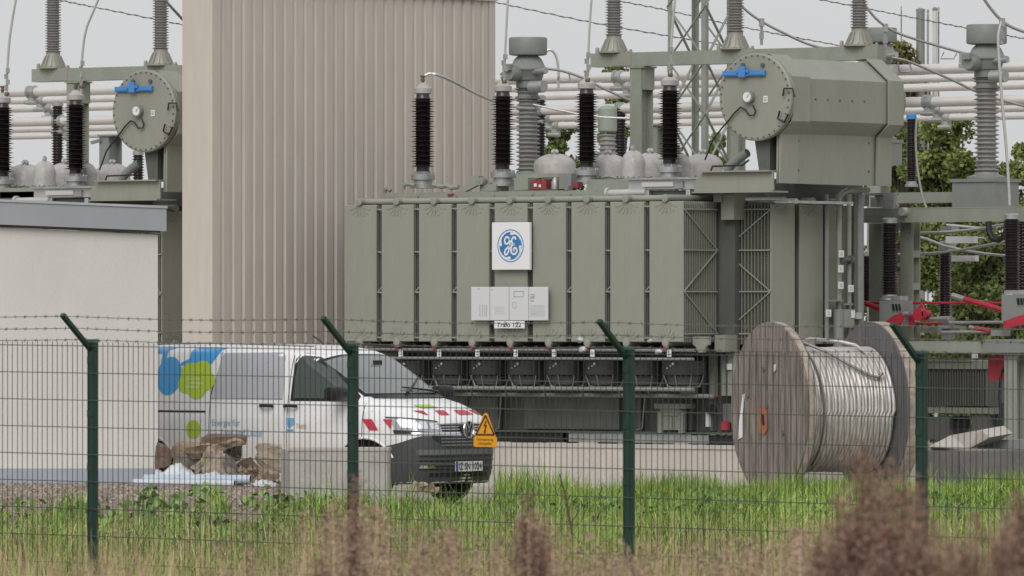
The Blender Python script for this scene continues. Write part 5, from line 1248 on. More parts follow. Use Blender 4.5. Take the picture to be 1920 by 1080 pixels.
# livery
side_patch('blue_blob', ell(PX(311), (PZ(311, 669)+PZ(311, 741))/2, PX(334)-PX(311), (PZ(311, 669)-PZ(311, 741))/2, 22), M_VBLUE, .006, None, 8)
def pcols(lo, hi, n=20):
    return poly_cols([(PX(a), PZ(a, b)) for a, b in lo], [(PX(a), PZ(a, b)) for a, b in hi], n)
side_patch('blue_blob', pcols([(345, 686), (360, 686), (388, 682), (402, 656)], [(345, 653), (350, 652), (388, 652), (402, 652)]), M_VBLUE, .006, None, 8)
side_patch('blue_blob', pcols([(270, 664), (296, 662), (306, 654)], [(270, 652), (296, 652), (306, 652)]), M_VBLUE, .006)
side_patch('blue_link', pcols([(293, 680), (302, 680)], [(293, 654), (302, 654)], 3), M_VBLUE, .0062); side_patch('blue_link', pcols([(330, 686), (347, 682)], [(330, 680), (347, 672)], 3), M_VBLUE, .0062)
n = 60; cc = Vector((PX(363), PZ(363, 711))); mbl = MB(); rim_ = []
for k in range(n):
    a = 2*math.pi*k/n; r = .222+.05*abs(math.cos(2.5*a+.4))-.02; x = cc.x+1.22*r*math.cos(a); z = cc.y+.98*r*math.sin(a); rim_.append((x, z))
vv = [W3(cc.x, -(ysec(cc.x, cc.y)+.009), cc.y)]
for f_ in (.5, 1.0):
    for (x, z) in rim_:
        x2, z2 = cc.x+(x-cc.x)*f_, cc.y+(z-cc.y)*f_; vv.append(W3(x2, -(ysec(x2, z2)+.009), z2))
ff = [(0, 1+k, 1+(k+1) % n) for k in range(n)] + [(1+k, 1+n+k, 1+n+(k+1) % n, 1+(k+1) % n) for k in range(n)]
mbl.add(vv, ff); gb = mbl.build('green_blob', M_VGRN, body, 40)
side_patch('green_dot', ell(PX(363), PZ(363, 805), .115, .115, 20), M_VGRN, .006, None, 6)
M_PALEG = mat('livery_pale_green', (.60, .72, .35), .4)
for (z, a, b) in ((1.53, -.15, .08), (1.48, -.12, .12), (1.435, -.16, .06)): side_patch('pale_print', [(cc.x+x, z-.012, z+.012) for x in lin(a, b, 6)], M_PALEG, .011, gb, 1)
def side_text(body_, x0, x1, z, hgt, mtl, name='lettering'):
    vs_, fs_ = text_mesh(body_, 1.0); xs_ = [v[0] for v in vs_]; zs_ = [v[1] for v in vs_]; mn, mx = min(xs_), max(xs_); zl, zh = min(zs_), max(zs_)
    mb = MB(); vv = []
    for a, b, c_ in vs_:
        x = x0+(a-mn)/(mx-mn)*(x1-x0); zz_ = z+(b-zl)/(zh-zl)*hgt; vv.append(W3(x, -(ysec(x, zz_)+.007), zz_))
    mb.add(vv, fs_); return mb.build(name, mtl, body, 0)
M_LBLUE = mat('livery_light_blue', (.20, .42, .68), .4)
side_text('Energie f\u00fcr', PX(398), PX(450), PZ(420, 802), .105, M_LBLUE); side_text('Land und Leute!', PX(416), PX(494), PZ(450, 818), .095, M_LBLUE)
side_patch('blue_crest', poly_cols([(PX(536), .98), (PX(542), .93), (PX(551), .98)], [(PX(536), 1.06), (PX(551), 1.06)], 8), M_LBLUE, .006)
side_patch('blue_crest', [(PX(538), .89, .92), (PX(550), .89, .92)], M_LBLUE, .006)
side_text('Netz', PX(556), PX(574), .93, .07, mat('livery_ochre', (.55, .36, .2), .4))
# red and white hazard stripes on wing and bonnet
def quad_side(pts):
    mb = MB(); vv = []
    for (x, z) in pts: vv.append(W3(x, -(ysec(x, z)+.012), z))
    mb.add(vv, [tuple(range(len(pts)))]); mb.build('red_stripe', M_VRED, body, 0)
quad_side([(-.03, 1.055), (.11, 1.055), (.21, .92), (.08, .92)]); quad_side([(.26, 1.055), (.38, 1.055), (.38, .93)])
def bonnet(pts, mtl=M_VRED, nm='red_stripe', off=.008, nseg=5):
    """polygon (y, z) on the bonnet, subdivided between lower and upper edge"""
    (ya, za), (yb, zb), (yc, zc), (yd, zd) = pts; mb = MB(); vv = []
    for i in range(nseg+1):
        s = i/nseg
        for j in range(nseg+1):
            t_ = j/nseg; y = (ya+(yb-ya)*s)*(1-t_)+(yd+(yc-yd)*s)*t_; z = (za+(zb-za)*s)*(1-t_)+(zd+(zc-zd)*s)*t_
            e = .01; dy = (xfront(y+e, z)-xfront(y-e, z))/(2*e); dz = (xfront(y, z+e)-xfront(y, z-e))/(2*e); nn = Vector((1, -dy, -dz)).normalized()
            vv.append(W3(xfront(y, z)+nn.x*off, y+nn.y*off, z+nn.z*off))
    ff = [(i*(nseg+1)+j, (i+1)*(nseg+1)+j, (i+1)*(nseg+1)+j+1, i*(nseg+1)+j+1) for i in range(nseg) for j in range(nseg)]
    mb.add(vv, ff); mb.build(nm, mtl, body, 40)
for (a, b, la, lb) in ((-.62, -.50, .10, 0), (-.30, -.12, 0, 0), (.08, .30, 0, .08), (.38, .54, .12, .12), (.60, .70, .06, .02)):
    bonnet([(a+la, 1.10), (b+lb, 1.10), (b, 1.155), (a, 1.155)])
bonnet([(-.45, 1.185), (-.12, 1.185), (-.16, 1.225), (-.46, 1.225)], M_VGRN, 'green_mark')
# roof details
mb = MB(); mb.tube([W3(-1.35, .0, 1.965), W3(-1.42, 0, 2.02), W3(-1.52, 0, 2.07)], .012, 6); mb.build('aerial', M_TRIM, van, 40)
mb = MB(); mb.tube([W3(-4.1, -.70, 1.955), W3(-2.5, -.72, 1.985), W3(-.95, -.70, 1.945)], .012, 6); mb.build('roof_gutter', mat('grey_seal', (.35, .35, .36), .5), van, 40)
# ================================================================== CABLE REEL
M_WOOD = mat('weathered_boards', (.115, .098, .088), .85, var=.25, scale=6, stretch=(3, 3, .25), col2=(.27, .235, .21), bump=.4, bscale=30, fine=.22, island=.2)
M_WOODR = mat('weathered_rim', (.36, .31, .26), .85, var=.3, scale=8, bump=.4, bscale=30)
dR = 90.8; RF = 1.125
ax2 = R(24)                                   # axis points right and 24 degrees away
c0 = P(1443, 600, dR); c0.z = RF
axv = Vector((*G(math.cos(ax2), math.sin(ax2)), 0)); side = Vector((-axv.y, axv.x, 0))   # side = away from the camera
LEN = 1.42
reel = thing('cable_reel', 'large weathered wooden cable reel wound with bare silvery conductor', 'cable reel', (c0.x, c0.y, 0))
def flange(o, th, mi_=None, mo_=None):
    mb = MB(); mb.lathe(o, [(RF-.05, 0.015), (RF, .015), (RF, th-.015), (RF-.05, th-.015)], 64, axv); f = mb.build('flange', M_WOODR, reel, 30)
    n = 11; w = 2*(RF-.012)/n
    for layer, (a, b) in enumerate(((0, .014), (th-.014, th))):
        for k in range(n):
            s0 = -RF+.012+k*w+.006; s1 = s0+w-.012
            pts = []
            if layer == 0 or True:
                rr = RF-.006; m = 5
                for q in range(m+1):
                    s = s0+(s1-s0)*q/m; pts.append((s, -math.sqrt(max(0, rr*rr-s*s))))
                for q in range(m, -1, -1):
                    s = s0+(s1-s0)*q/m; pts.append((s, math.sqrt(max(0, rr*rr-s*s))))
            j = .006*rnd.uniform(-1, 1); base_ = o+axv*(a-(.004 if layer == 0 else 0)+j)
            mb = MB(); mb.prism([base_+side*s+Vector((0, 0, z)) for s, z in pts], axv*(b-a+.004)); mb.build('plank', (mi_ if layer == 0 else mo_) or M_WOOD, f, 0)
    return f
M_WOODG = mat('grey_boards', (.13, .128, .13), .85, var=.25, scale=6, stretch=(3, 3, .35), bump=.3, bscale=30, island=.15)  # grey boards for the flange faces beside the winding
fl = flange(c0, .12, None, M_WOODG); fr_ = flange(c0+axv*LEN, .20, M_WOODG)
# hub plate, bolts, marks on the outer face
o = c0-axv*.012
def onface(px, py): # point of the outer face seen through this sight line
    t = T(px); # solve c0 + side*s lies on ray
    cx = c0.x*CS+c0.y*SN; cd = -c0.x*SN+c0.y*CS; sx = side.x*CS+side.y*SN; sdd = -side.x*SN+side.y*CS
    s = (t*cd-cx)/(sx-t*sdd); d = cd+sdd*s; return o+side*s+Vector((0, 0, CAMH+(HOR-py)/FOC*d-c0.z))
mb = MB(); pts = [onface(*q) for q in ((1425, 766), (1436, 760), (1440, 768), (1441, 805), (1436, 815), (1427, 812), (1424, 795))]; mb.prism(pts, -axv*.012); hp = mb.build('hub_plate', mat('rusty_plate', (.36, .14, .07), .7, var=.3, scale=20), fl, 0)
mb = MB(); pts = [onface(*q) for q in ((1431, 776), (1436, 778), (1437, 798), (1432, 796))]; mb.prism(pts, -axv*.016); mb.build('arbor_hole', M_INK, hp, 0)
for q in ((1404, 742), (1439, 763), (1434, 693), (1470, 812)):
    mb = MB(); mb.lathe(onface(*q), [(.035, -.01), (.03, .016)], 10, -axv); mb.build('bolt', M_DARK, fl, 0)
mb = MB(); mb.prism([onface(*q) for q in ((1391, 772), (1395, 740), (1399, 738), (1394, 780), (1394, 820), (1386, 824), (1388, 796))], -axv*.01); mb.build('pale_strip', M_WHITE, fl, 0)
mb = MB(); mb.prism([onface(*q) for q in ((1453, 684), (1458, 682), (1457, 694), (1454, 698))], -axv*.012); mb.build('slot', M_PIPE, fl, 0)
# wound conductor: rounded turns
M_COND = mat('bare_conductor', (.58, .555, .52), .48, .6, var=.12, scale=5, col2=(.62, .60, .57), bump=.15, bscale=120)
RCAB = .80; turns = 24; prof = []; x0, x1 = .17, LEN-.03; pt = (x1-x0)/turns
prof.append((.5, x0))
for k in range(turns):
    rj = RCAB+rnd.uniform(-.008, .008)+(.012 if k < 3 else 0)
    for q in range(6):
        a = math.pi*(q+.5)/6; prof.append((rj-pt*.5+pt*.52*math.sin(a), x0+pt*(k+.5)-pt*.5*math.cos(a)))
prof.append((.5, x1))
mb = MB(); mb.lathe(c0, prof, 56, axv)
for i in range(len(mb.v)):                     # turns lean a little
    q = Vector(mb.v[i])-c0; a = math.atan2(q.z, q.dot(side)); mb.v[i] = tuple(Vector(mb.v[i])+axv*(.022*a/math.pi+.012*math.sin(2*a+q.dot(axv)*9)))
mb.build('wound_conductor', M_COND, reel, 50)
mb = MB(); mb.lathe(c0, [(.55, .10), (.55, LEN+.02)], 40, axv); mb.build('drum', M_BLACK, reel, 40)
def ondrum(a, h, r): return c0+axv*h+side*(r*math.cos(a))+Vector((0, 0, r*math.sin(a)))
# loose tails lying over the turns
mb = MB(); mb.tube([ondrum(R(a), h, RCAB+.03+b) for a, h, b in ((70, .14, -.03), (88, .22, .05), (105, .36, .06), (122, .60, .035), (138, .84, .02), (148, 1.05, .015), (151, 1.18, .02), (147, 1.24, .04))], .020, 8); mb.build('loose_tail', M_CABLE, reel, 50)
mb = MB(); mb.tube([ondrum(R(a), h, RCAB+.02+b) for a, h, b in ((120, .16, 0), (104, .30, .06), (92, .55, .085), (86, .82, .07), (90, 1.0, .05), (104, 1.12, .03), (120, 1.18, .01), (150, 1.2, -.005))], .022, 8); mb.build('loose_tail', M_COND, reel, 50)
mb = MB(); mb.tube([ondrum(R(a), .30+.0004*a, RCAB+.012) for a in range(84, 245, 6)], .016, 6); mb.build('binding_strap', mat('dark_strap', (.16, .15, .14), .7), reel, 50)

# ================================================================== CONCRETE BLOCK, RUBBLE, PLASTIC
t = thing('concrete_block', 'pale rectangular concrete block standing in front of the van door', 'block', P(626, 922, 83.5))
d = 83.5; a = P(541, 845, d); b = P(727, 922, d); zt, zb = a.z, b.z-.15
rz = -YAW + R(8)
mb = MB(); w = T(727-541+960)*d; ca = Vector((*G(1, -.06), 0)).normalized(); cb = Vector((*G(.06, 1), 0)).normalized()
A = Vector((a.x, a.y, zb)); mb.prism([A, A+ca*w, A+ca*w+cb*.5, A+cb*.5], (0, 0, zt-zb)); mb.build('block', mat('block_concrete', (.45, .44, .405), .85, var=.12, scale=2.5, bump=.3, bscale=40, fine=.06), t, 0)
mb = MB(); mb.prism([A+ca*.0+Vector((0, 0, zt-zb))-cb*.012-ca*.01, A+ca*(w+.01)+Vector((0, 0, zt-zb))-cb*.012, A+ca*(w+.01)+cb*.51+Vector((0, 0, zt-zb)), A-ca*.01+cb*.51+Vector((0, 0, zt-zb))], (0, 0, .035)); mb.build('top_slab', mat('pale_concrete', (.5, .47, .44), .8, var=.1), t, 0)
t = thing('concrete_post', 'short grey concrete upright at the left end of the pale block', 'block', P(534, 905, 83.8))
a = P(527, 843, 83.8); b = P(541, 843, 83.8); mb = MB(); mb.prism([Vector((a.x, a.y, .12)), Vector((b.x, b.y, .12)), Vector((b.x, b.y, .12))+cb*.4, Vector((a.x, a.y, .12))+cb*.4], (0, 0, a.z-.12)); mb.build('upright', mat('concrete_b', (.33, .32, .30), .85, var=.12, bump=.2, bscale=40), t, 0)
# rubble pieces
M_RUB = [mat('rubble_%s' % n, c, .9, var=.25, scale=4, bump=.6, bscale=18, fine=.15) for n, c in (('tan', (.29, .215, .15)), ('brown', (.17, .12, .085)), ('pale', (.36, .30, .23)), ('grey', (.20, .18, .15)))]
def shard(poly, d, th, m, lab_, name='rubble_slab', lean=.15, cat='rubble'):
    c = sum((P(x, y, d) for x, y in poly), Vector())/len(poly); t = thing(name, lab_, cat, c, 'broken slabs heaped beside the van')
    mb = MB(); fw_ = Vector((*G(0, 1), 0)); F_ = [P(x, y, d)+Vector((0, 0, rnd.uniform(-.012, .012)))+fw_*rnd.uniform(-.04, .04) for x, y in poly]; n = len(F_)
    Bk = [c+fw_*th+(q-c)*.8+Vector((0, 0, lean*th)) for q in F_]
    bm = bmesh.new(); fv = [bm.verts.new(q-c) for q in F_]; bv = [bm.verts.new(q-c) for q in Bk]
    bm.faces.new(fv); bm.faces.new(bv[::-1])
    for i in range(n): bm.faces.new((fv[i], bv[i], bv[(i+1) % n], fv[(i+1) % n]))
    bmesh.ops.triangulate(bm, faces=bm.faces[:]); bmesh.ops.subdivide_edges(bm, edges=bm.edges[:], cuts=2, use_grid_fill=True)
    for v in bm.verts:
        q = v.co+c; v.co += Vector((noise.noise(q*4), noise.noise(q*4+Vector((9, 0, 0))), noise.noise(q*4+Vector((0, 9, 0)))))*.04 + Vector((noise.noise(q*13), noise.noise(q*13+Vector((5, 0, 0))), noise.noise(q*13+Vector((0, 5, 0)))))*.022
    me = bpy.data.meshes.new('slab'); bm.to_mesh(me); bm.free(); me.materials.append(m); o = bpy.data.objects.new('slab', me); COL.objects.link(o); o.parent = t; return t
shard([(290, 832), (312, 838), (322, 850), (320, 876), (306, 880), (290, 878)], 85.0, .3, M_RUB[1], 'dark brown lump at the kiosk corner, leftmost of the heap')
shard([(322, 850), (328, 834), (350, 834), (378, 840), (396, 832), (384, 860), (352, 872), (332, 866)], 85.35, .4, M_RUB[0], 'broad tan slab behind the left half of the heap')
shard([(322, 868), (338, 856), (372, 858), (366, 880), (350, 890), (330, 878)], 85.0, .3, M_RUB[3], 'greyish slab lying low at the left of the heap')
shard([(346, 847), (376, 850), (372, 858), (362, 859), (348, 852)], 84.95, .2, M_RUB[1], 'dark narrow wedge in the left of the heap')
shard([(380, 820), (462, 817), (462, 832), (430, 834), (400, 842), (380, 848)], 85.6, .35, M_RUB[1], 'long brown slab along the top of the heap')
shard([(356, 880), (378, 852), (390, 838), (400, 844), (388, 862), (368, 886)], 84.8, .25, M_RUB[2], 'pale plank shaped slab leaning steeply in the middle of the heap')
shard([(392, 842), (412, 832), (444, 824), (458, 828), (452, 836), (424, 840), (400, 852)], 84.7, .25, M_RUB[0], 'tan slab lying across the top right of the heap')
shard([(414, 848), (428, 838), (452, 832), (450, 862), (438, 866), (426, 856)], 84.95, .3, M_RUB[3], 'dark grey slab facing outwards at the right top of the heap')
shard([(386, 862), (404, 850), (424, 856), (436, 872), (448, 892), (420, 892), (392, 888), (376, 884)], 84.6, .35, M_RUB[2], 'big pale rounded lump in the centre of the heap')
shard([(420, 858), (432, 862), (442, 880), (446, 892), (428, 890), (416, 874)], 84.5, .25, M_RUB[3], 'grey lump with a pale rim right of the centre')
shard([(444, 870), (466, 860), (482, 878), (494, 892), (478, 900), (452, 894)], 84.9, .35, M_RUB[1], 'brown slab sliding down the right end of the heap')
shard([(476, 862), (478, 858), (530, 858), (530, 892), (500, 892), (486, 878)], 85.5, .3, M_RUB[2], 'pale block stacked at the right end of the heap')
shard([(478, 838), (482, 836), (530, 839), (530, 857), (484, 857)], 85.6, .3, M_RUB[2], 'upper pale block directly left of the concrete upright')
shard([(492, 892), (524, 891), (524, 899), (508, 904), (494, 898)], 84.5, .25, M_RUB[1], 'small dark lump low at the right end of the heap')
# crumbs between the slabs
K = 500; xs = nrg.uniform(-4.05, -2.75, K); ds = nrg.uniform(83.9, 85.2, K); vv = []
for i in range(K):
    x, y = G(xs[i], ds[i]); s_ = nrg.uniform(.015, .07); a = nrg.uniform(0, 6.28); ca_, sa_ = math.cos(a), math.sin(a); q = base*np.array([s_*1.3, s_*.9, s_])
    h = .27 + max(0, .55*(1-abs(xs[i]+3.4)/.7))*nrg.uniform(0, 1)**2*min(1, (ds[i]-83.9)/1.0)
    vv.append(np.stack([q[:, 0]*ca_-q[:, 1]*sa_+x, q[:, 0]*sa_+q[:, 1]*ca_+y, q[:, 2]+h], 1))
np_mesh('rubble_crumbs', np.concatenate(vv), (tri[None]+(np.arange(K)*4)[:, None, None]).reshape(-1, 3), 3, M_RUB[0], kind='stuff')
M_FOIL = mat('white_foil', (.66, .68, .72), .35, var=.06, scale=6, bump=.5, bscale=10)
def foil(pts_top, yb, d, lab_, depth=.5):
    t = thing('plastic_sheet', lab_, 'plastic sheet', P(pts_top[0][0], yb, d), 'crumpled white sheets under the rubble'); mb = MB(); n = 24; vs = []; m = 6
    fw_ = Vector((*G(0, 1), 0))
    for i in range(n+1):
        x = pts_top[0][0]+(pts_top[-1][0]-pts_top[0][0])*i/n; yt = tab(pts_top, x)
        for j in range(m+1):
            s = j/m; y = yb+(yt-yb)*math.sin(s*math.pi/2)
            q = P(x, y, d)+fw_*(s*s*depth)+fw_*(.05*noise.noise(Vector((x*.11, s*4, d))))+Vector((0, 0, .03*noise.noise(Vector((x*.17, s*5, 2+d))))); vs.append(q)
    mb.add(vs, [(i*(m+1)+j, (i+1)*(m+1)+j, (i+1)*(m+1)+j+1, i*(m+1)+j+1) for i in range(n) for j in range(m)])
    o = mb.build('sheet', M_FOIL, t, 60); o.modifiers.new('thickness', 'SOLIDIFY').thickness = .006
foil([(290, 880), (305, 886), (320, 872), (335, 868), (350, 882), (365, 888)], 902, 84.3, 'crumpled white sheet under the left of the rubble', .4)
foil([(362, 890), (380, 890), (402, 884), (416, 890), (440, 893)], 903, 84.2, 'white sheet peeping out under the middle of the rubble', .4)
foil([(470, 904), (490, 900), (505, 902), (522, 910)], 916, 84.0, 'small white sheet right of the blue pipe end', .3)
def pipe(x0, y0, x1, y1, d, r, m, lab_):
    t = thing('plastic_pipe', lab_, 'pipe', P(x1, y1, d), 'pale plastic pipes before the rubble'); a, b = P(x0, y0, d+.3), P(x1, y1, d); ax_ = (b-a).normalized()
    mb = MB(); mb.lathe(a, [(r*.86, .02), (r*.86, 0), (r, 0), (r, (b-a).length), (r*.86, (b-a).length), (r*.86, (b-a).length-.6)], 18, ax_); mb.build('tube', m, t, 40)
    mb = MB(); mb.lathe(b-ax_*.05, [(r*.8, 0), (r*.85, .045)], 18, ax_); mb.build('dark_mouth', M_INK, t, 0)
M_BPIPE = mat('pale_blue_pipe', (.48, .56, .66), .4, var=.08, scale=3)
pipe(270, 898, 470, 899, 83.9, .055, M_BPIPE, 'upper pale blue pipe with a dark open end before the rubble')
pipe(250, 905, 440, 907, 83.7, .045, mat('pale_grey_pipe', (.56, .6, .66), .4, var=.06), 'lower pale grey pipe lying before the rubble')
# little rubble bits near the front tyre
for (poly, d, k, lab_) in (([(768, 912), (772, 905), (800, 904), (808, 914), (800, 922), (772, 922)], 84.0, 2, 'pale broken stone in front of the van tyre'), ([(795, 916), (808, 906), (815, 916), (826, 920), (822, 926), (796, 925)], 83.8, 0, 'tan crumb beside the pale stone by the tyre'), ([(764, 920), (772, 916), (788, 924), (766, 926)], 83.7, 2, 'small flat pale crumb left of the stone by the tyre')):
    shard(poly, d, .18, M_RUB[k], lab_, 'rubble_stone', .2)
mb = MB(); q = [G(-.9, 84.5), G(.4, 84.5), G(.5, 86.2), G(-1.2, 86.2)]; mb.prism([(a, b, .0) for a, b in q], (0, 0, .03)); struct(mb.build('sand_patch', M_PAVE))

# ================================================================== FENCE
VF = 40.75
uP1 = U(1179, VF); SPN = 2.485
def ftop(u):                                   # the fence line falls gently to the right
    s = (u-uP1)/SPN
    return 2.035 - .022*s
fence = thing('mesh_fence', 'dark green welded mesh fence with four posts and barbed wire across the foreground', 'fence', (uP1, VF, 0))
post0 = None
for k in range(-3, 3):
    u = uP1+k*SPN; zt = ftop(u)
    if post0 is None:
        mb = MB(); b = .006; w, dd = .036, .026
        mb.prism([(-w+b, -dd, 0), (w-b, -dd, 0), (w, -dd+b, 0), (w, dd-b, 0), (w-b, dd, 0), (-w+b, dd, 0), (-w, dd-b, 0), (-w, -dd+b, 0)], (0, 0, 2.06)); po = mb.build('post', M_FENCE, fence, 0, origin=(0, 0, 0), loc=(u-uP1, 0, zt-2.035))
        mb = MB(); mb.box((-.042, -.032, 2.061), (.042, .032, 2.075)); mb.box((-.034, -.026, 2.075), (.034, .026, 2.083)); mb.build('cap', mat('cap_green', (.03, .12, .085), .45), po, 0, origin=(0, 0, 0))
        mb = MB(); mb.bar((-.01, -.01, 2.0), (-.015, -.335, 2.265), .038, .03); mb.build('arm', M_FENCE, po, 0, origin=(0, 0, 0))
        mb = MB()
        for z in (.3, .7, 1.1, 1.5, 1.9): mb.box((-.03, -.034, z), (.03, -.027, z+.05))
        mb.build('clip', M_FENCE, po, 0, origin=(0, 0, 0), kind='stuff'); post0 = po
    else: copy_tree(post0, fence, Vector((u-uP1, 0, zt-2.035)))
RR = .0019
for k in range(-3, 2):
    ua, ub = uP1+k*SPN, uP1+(k+1)*SPN
    mb = MB()
    for i in range(50):
        u = ua+SPN*(i+.5)/50; zt = ftop(u); j = rnd.uniform(-.002, .002); mb.box((u-RR+j, VF-.034, .05), (u+RR+j, VF-.034+2*RR, zt+.025))
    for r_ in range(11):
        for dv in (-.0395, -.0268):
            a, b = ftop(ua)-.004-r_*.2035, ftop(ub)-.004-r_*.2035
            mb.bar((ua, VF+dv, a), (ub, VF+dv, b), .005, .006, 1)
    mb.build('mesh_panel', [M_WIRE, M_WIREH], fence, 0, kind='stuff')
for s, z in ((.96, 2.255), (.62, 2.165), (.28, 2.08)):
    mb = MB(); pts = []
    for k in range(-3, 2):
        for q in range(8):
            u = uP1+k*SPN+SPN*q/8; sag = .018*math.sin(math.pi*q/8); pts.append((u, VF-.335*s, z-2.035+ftop(u)-sag))
    mb.tube(pts, .0028, 5)
    L = pts[-1][0]-pts[0][0]
    for q in range(int(L/.10)):
        u = pts[0][0]+.1*q+rnd.uniform(-.01, .01); i = min(int((u-pts[0][0])/L*(len(pts)-1)), len(pts)-2); f = (u-pts[i][0])/(pts[i+1][0]-pts[i][0]); c = Vector(pts[i]).lerp(Vector(pts[i+1]), f)
        a = rnd.uniform(0, 3.1); e = Vector((.004, math.cos(a)*.016, math.sin(a)*.016)); mb.bar(c-e, c+e, .004); e = Vector((-.006, -math.sin(a)*.015, math.cos(a)*.015)); mb.bar(c-e, c+e, .004)
    mb.build('barbed_wire', M_BARB, fence, 0)
# warning sign wired to the mesh
vs_y = VF-.052; ua, ub = U(888, vs_y), U(931.5, vs_y); um = (ua+ub)/2; zz = lambda y: Z(y, um, vs_y)
ws_ = thing('warning_sign', 'yellow high voltage warning sign with black lightning triangle hung on the fence', 'sign', (um, vs_y, zz(838)))
def plate_poly(pts, y, th, m, name, par):
    mb = MB(); mb.prism([(a, y, b) for a, b in pts], (0, th, 0)); return mb.build(name, m, par, 0)
x = lambda px: U(px, vs_y)
plate_poly([(ua, zz(836)), (ua+.01, zz(838)), (ub-.012, zz(838)), (ub, zz(836)), (ub, zz(822)), (ub-.012, zz(818)), (x(914), zz(776)), (x(910), zz(774)), (x(906), zz(778)), (ua+.008, zz(819)), (ua, zz(823))], vs_y, .004, M_YEL, 'board', ws_)
tri_ = [Vector((x(892.5), vs_y, zz(815))), Vector((x(927), vs_y, zz(815))), Vector((x(910.5), vs_y, zz(779)))]
mb = MB()
for k in range(3): mb.bar(tri_[k]-Vector((0, .002, 0)), tri_[(k+1) % 3]-Vector((0, .002, 0)), .0105 if k else .011, .003, up=(0, 1, 0))
mb.build('black_triangle', M_INK, ws_, 0)
mb = MB(); F = [(x(q), zz(w)) for q, w in ((911, 789), (907, 799), (910, 799), (908.2, 809), (906.9, 808), (909.5, 813.5), (911.2, 807.5), (909.9, 808.4), (913, 797), (909.8, 797.5), (912.6, 789.5))]
mb.prism([(a, vs_y-.003, b) for a, b in F], (0, .002, 0)); mb.build('black_bolt', M_INK, ws_, 0)
M_BRINK = mat('brown_ink', (.20, .07, .01), .6)
for (s, y0, y1, x0, x1) in (('Hochspannung', 827.5, 821.5, 894.5, 925), ('Lebensgefahr', 835, 829, 896.5, 923)):
    v2, f2 = text_mesh(s, 1.0, 1.0, .01); xs_ = [v[0] for v in v2]; zs_ = [v[1] for v in v2]; kx = (x(x1)-x(x0))/(max(xs_)-min(xs_)); kz = (zz(y1)-zz(y0))/(max(zs_)-min(zs_))
    mb = MB(); mb.add([(x(x0)+(a-min(xs_))*kx, vs_y-.002, zz(y0)+(b-min(zs_))*kz) for a, b, c in v2], f2); mb.build('lettering', M_BRINK, ws_, 0)
# torn plastic caught on the barbed wire
for (px, py, w, h, lab_) in ((1088, 638, 26, 11, 'white plastic scrap on the wire, upper one left of the third post'), (1092, 656, 28, 11, 'white plastic scrap on the wire, lower one left of the third post'), (1235, 660, 28, 10, 'white plastic scrap on the wire right of the third post'), (1218, 640, 24, 6, 'thin pale scrap above the one right of the third post')):
    dd = D(U(px, VF-.2), VF-.2); c = P(px, py, dd); sc = dd/FOC; t = thing('plastic_scrap', lab_, 'scrap', c, 'plastic scraps on the barbed wire')
    mb = MB(); mb.lathe(c-Vector((w*sc/2*CS, -w*sc/2*SN, 0)), [(h*sc*.2, 0), (h*sc*.5, w*sc*.2), (h*sc*.42, w*sc*.4), (h*sc*.5, w*sc*.65), (h*sc*.35, w*sc*.85), (h*sc*.1, w*sc)], 9, (CS, -SN, .05))
    for i in range(len(mb.v)): q = Vector(mb.v[i]); mb.v[i] = tuple(q+Vector((0, 0, .3*h*sc*noise.noise(q*60)))+Vector((.3*h*sc*noise.noise(q*70), 0, 0)))
    mb.build('film', mat('scrap_film', (.62, .62, .62), .5, var=.15, scale=40), t, 40)
# ================================================================== VEGETATION
def blades(K, xc, d, h, w, lean, z0, seg=2, side_bias=0.):
    """K curved tapering blades -> verts, quads"""
    az = nrg.uniform(0, 2*np.pi, K); bend = nrg.uniform(.1, 1, K)*lean
    gx = xc*CS-d*SN; gy = xc*SN+d*CS
    # blade faces roughly random; width direction perpendicular to lean
    lx, ly = np.cos(az), np.sin(az); wx, wy = -ly, lx
    rows = []
    for s in range(seg+1):
        f = s/seg; ww = w*(1-f)**.7*.5+.0006; off = bend*h*f*f
        cx = gx+lx*off; cy = gy+ly*off; cz = z0+h*f*(1-.25*bend*f)
        rows.append(np.stack([cx-wx*ww, cy-wy*ww, cz], 1)); rows.append(np.stack([cx+wx*ww, cy+wy*ww, cz], 1))
    V_ = np.stack(rows, 1).reshape(-1, 3); n = 2*(seg+1); base = (np.arange(K)*n)[:, None, None]
    q = np.array([[2*s, 2*s+1, 2*s+3, 2*s+2] for s in range(seg)])[None]
    return V_, (base+q).reshape(-1, 4)
def vmerge(parts):
    vs, fs, o = [], [], 0
    for v, f in parts: vs.append(v); fs.append(f+o); o += len(v)
    return np.concatenate(vs), np.concatenate(fs)
def leaves(c, size, up=.3, aspect=.6):
    """one bent leaf (two quads) at every centre c"""
    K = len(c); a = nrg.normal(size=(K, 3)); a /= np.linalg.norm(a, axis=1)[:, None]
    b = nrg.normal(size=(K, 3)); b -= a*(a*b).sum(1)[:, None]; b /= np.linalg.norm(b, axis=1)[:, None]; n = np.cross(a, b)
    s = (size*nrg.uniform(.6, 1.3, K))[:, None]
    r = [c-a*s*.5, c+b*s*.5*aspect+n*s*.12, c+a*s*.5, c-b*s*.5*aspect+n*s*.12]
    V_ = np.stack(r, 1).reshape(-1, 3); return V_, (np.arange(K)*4)[:, None]+np.array([[0, 1, 2, 3]])

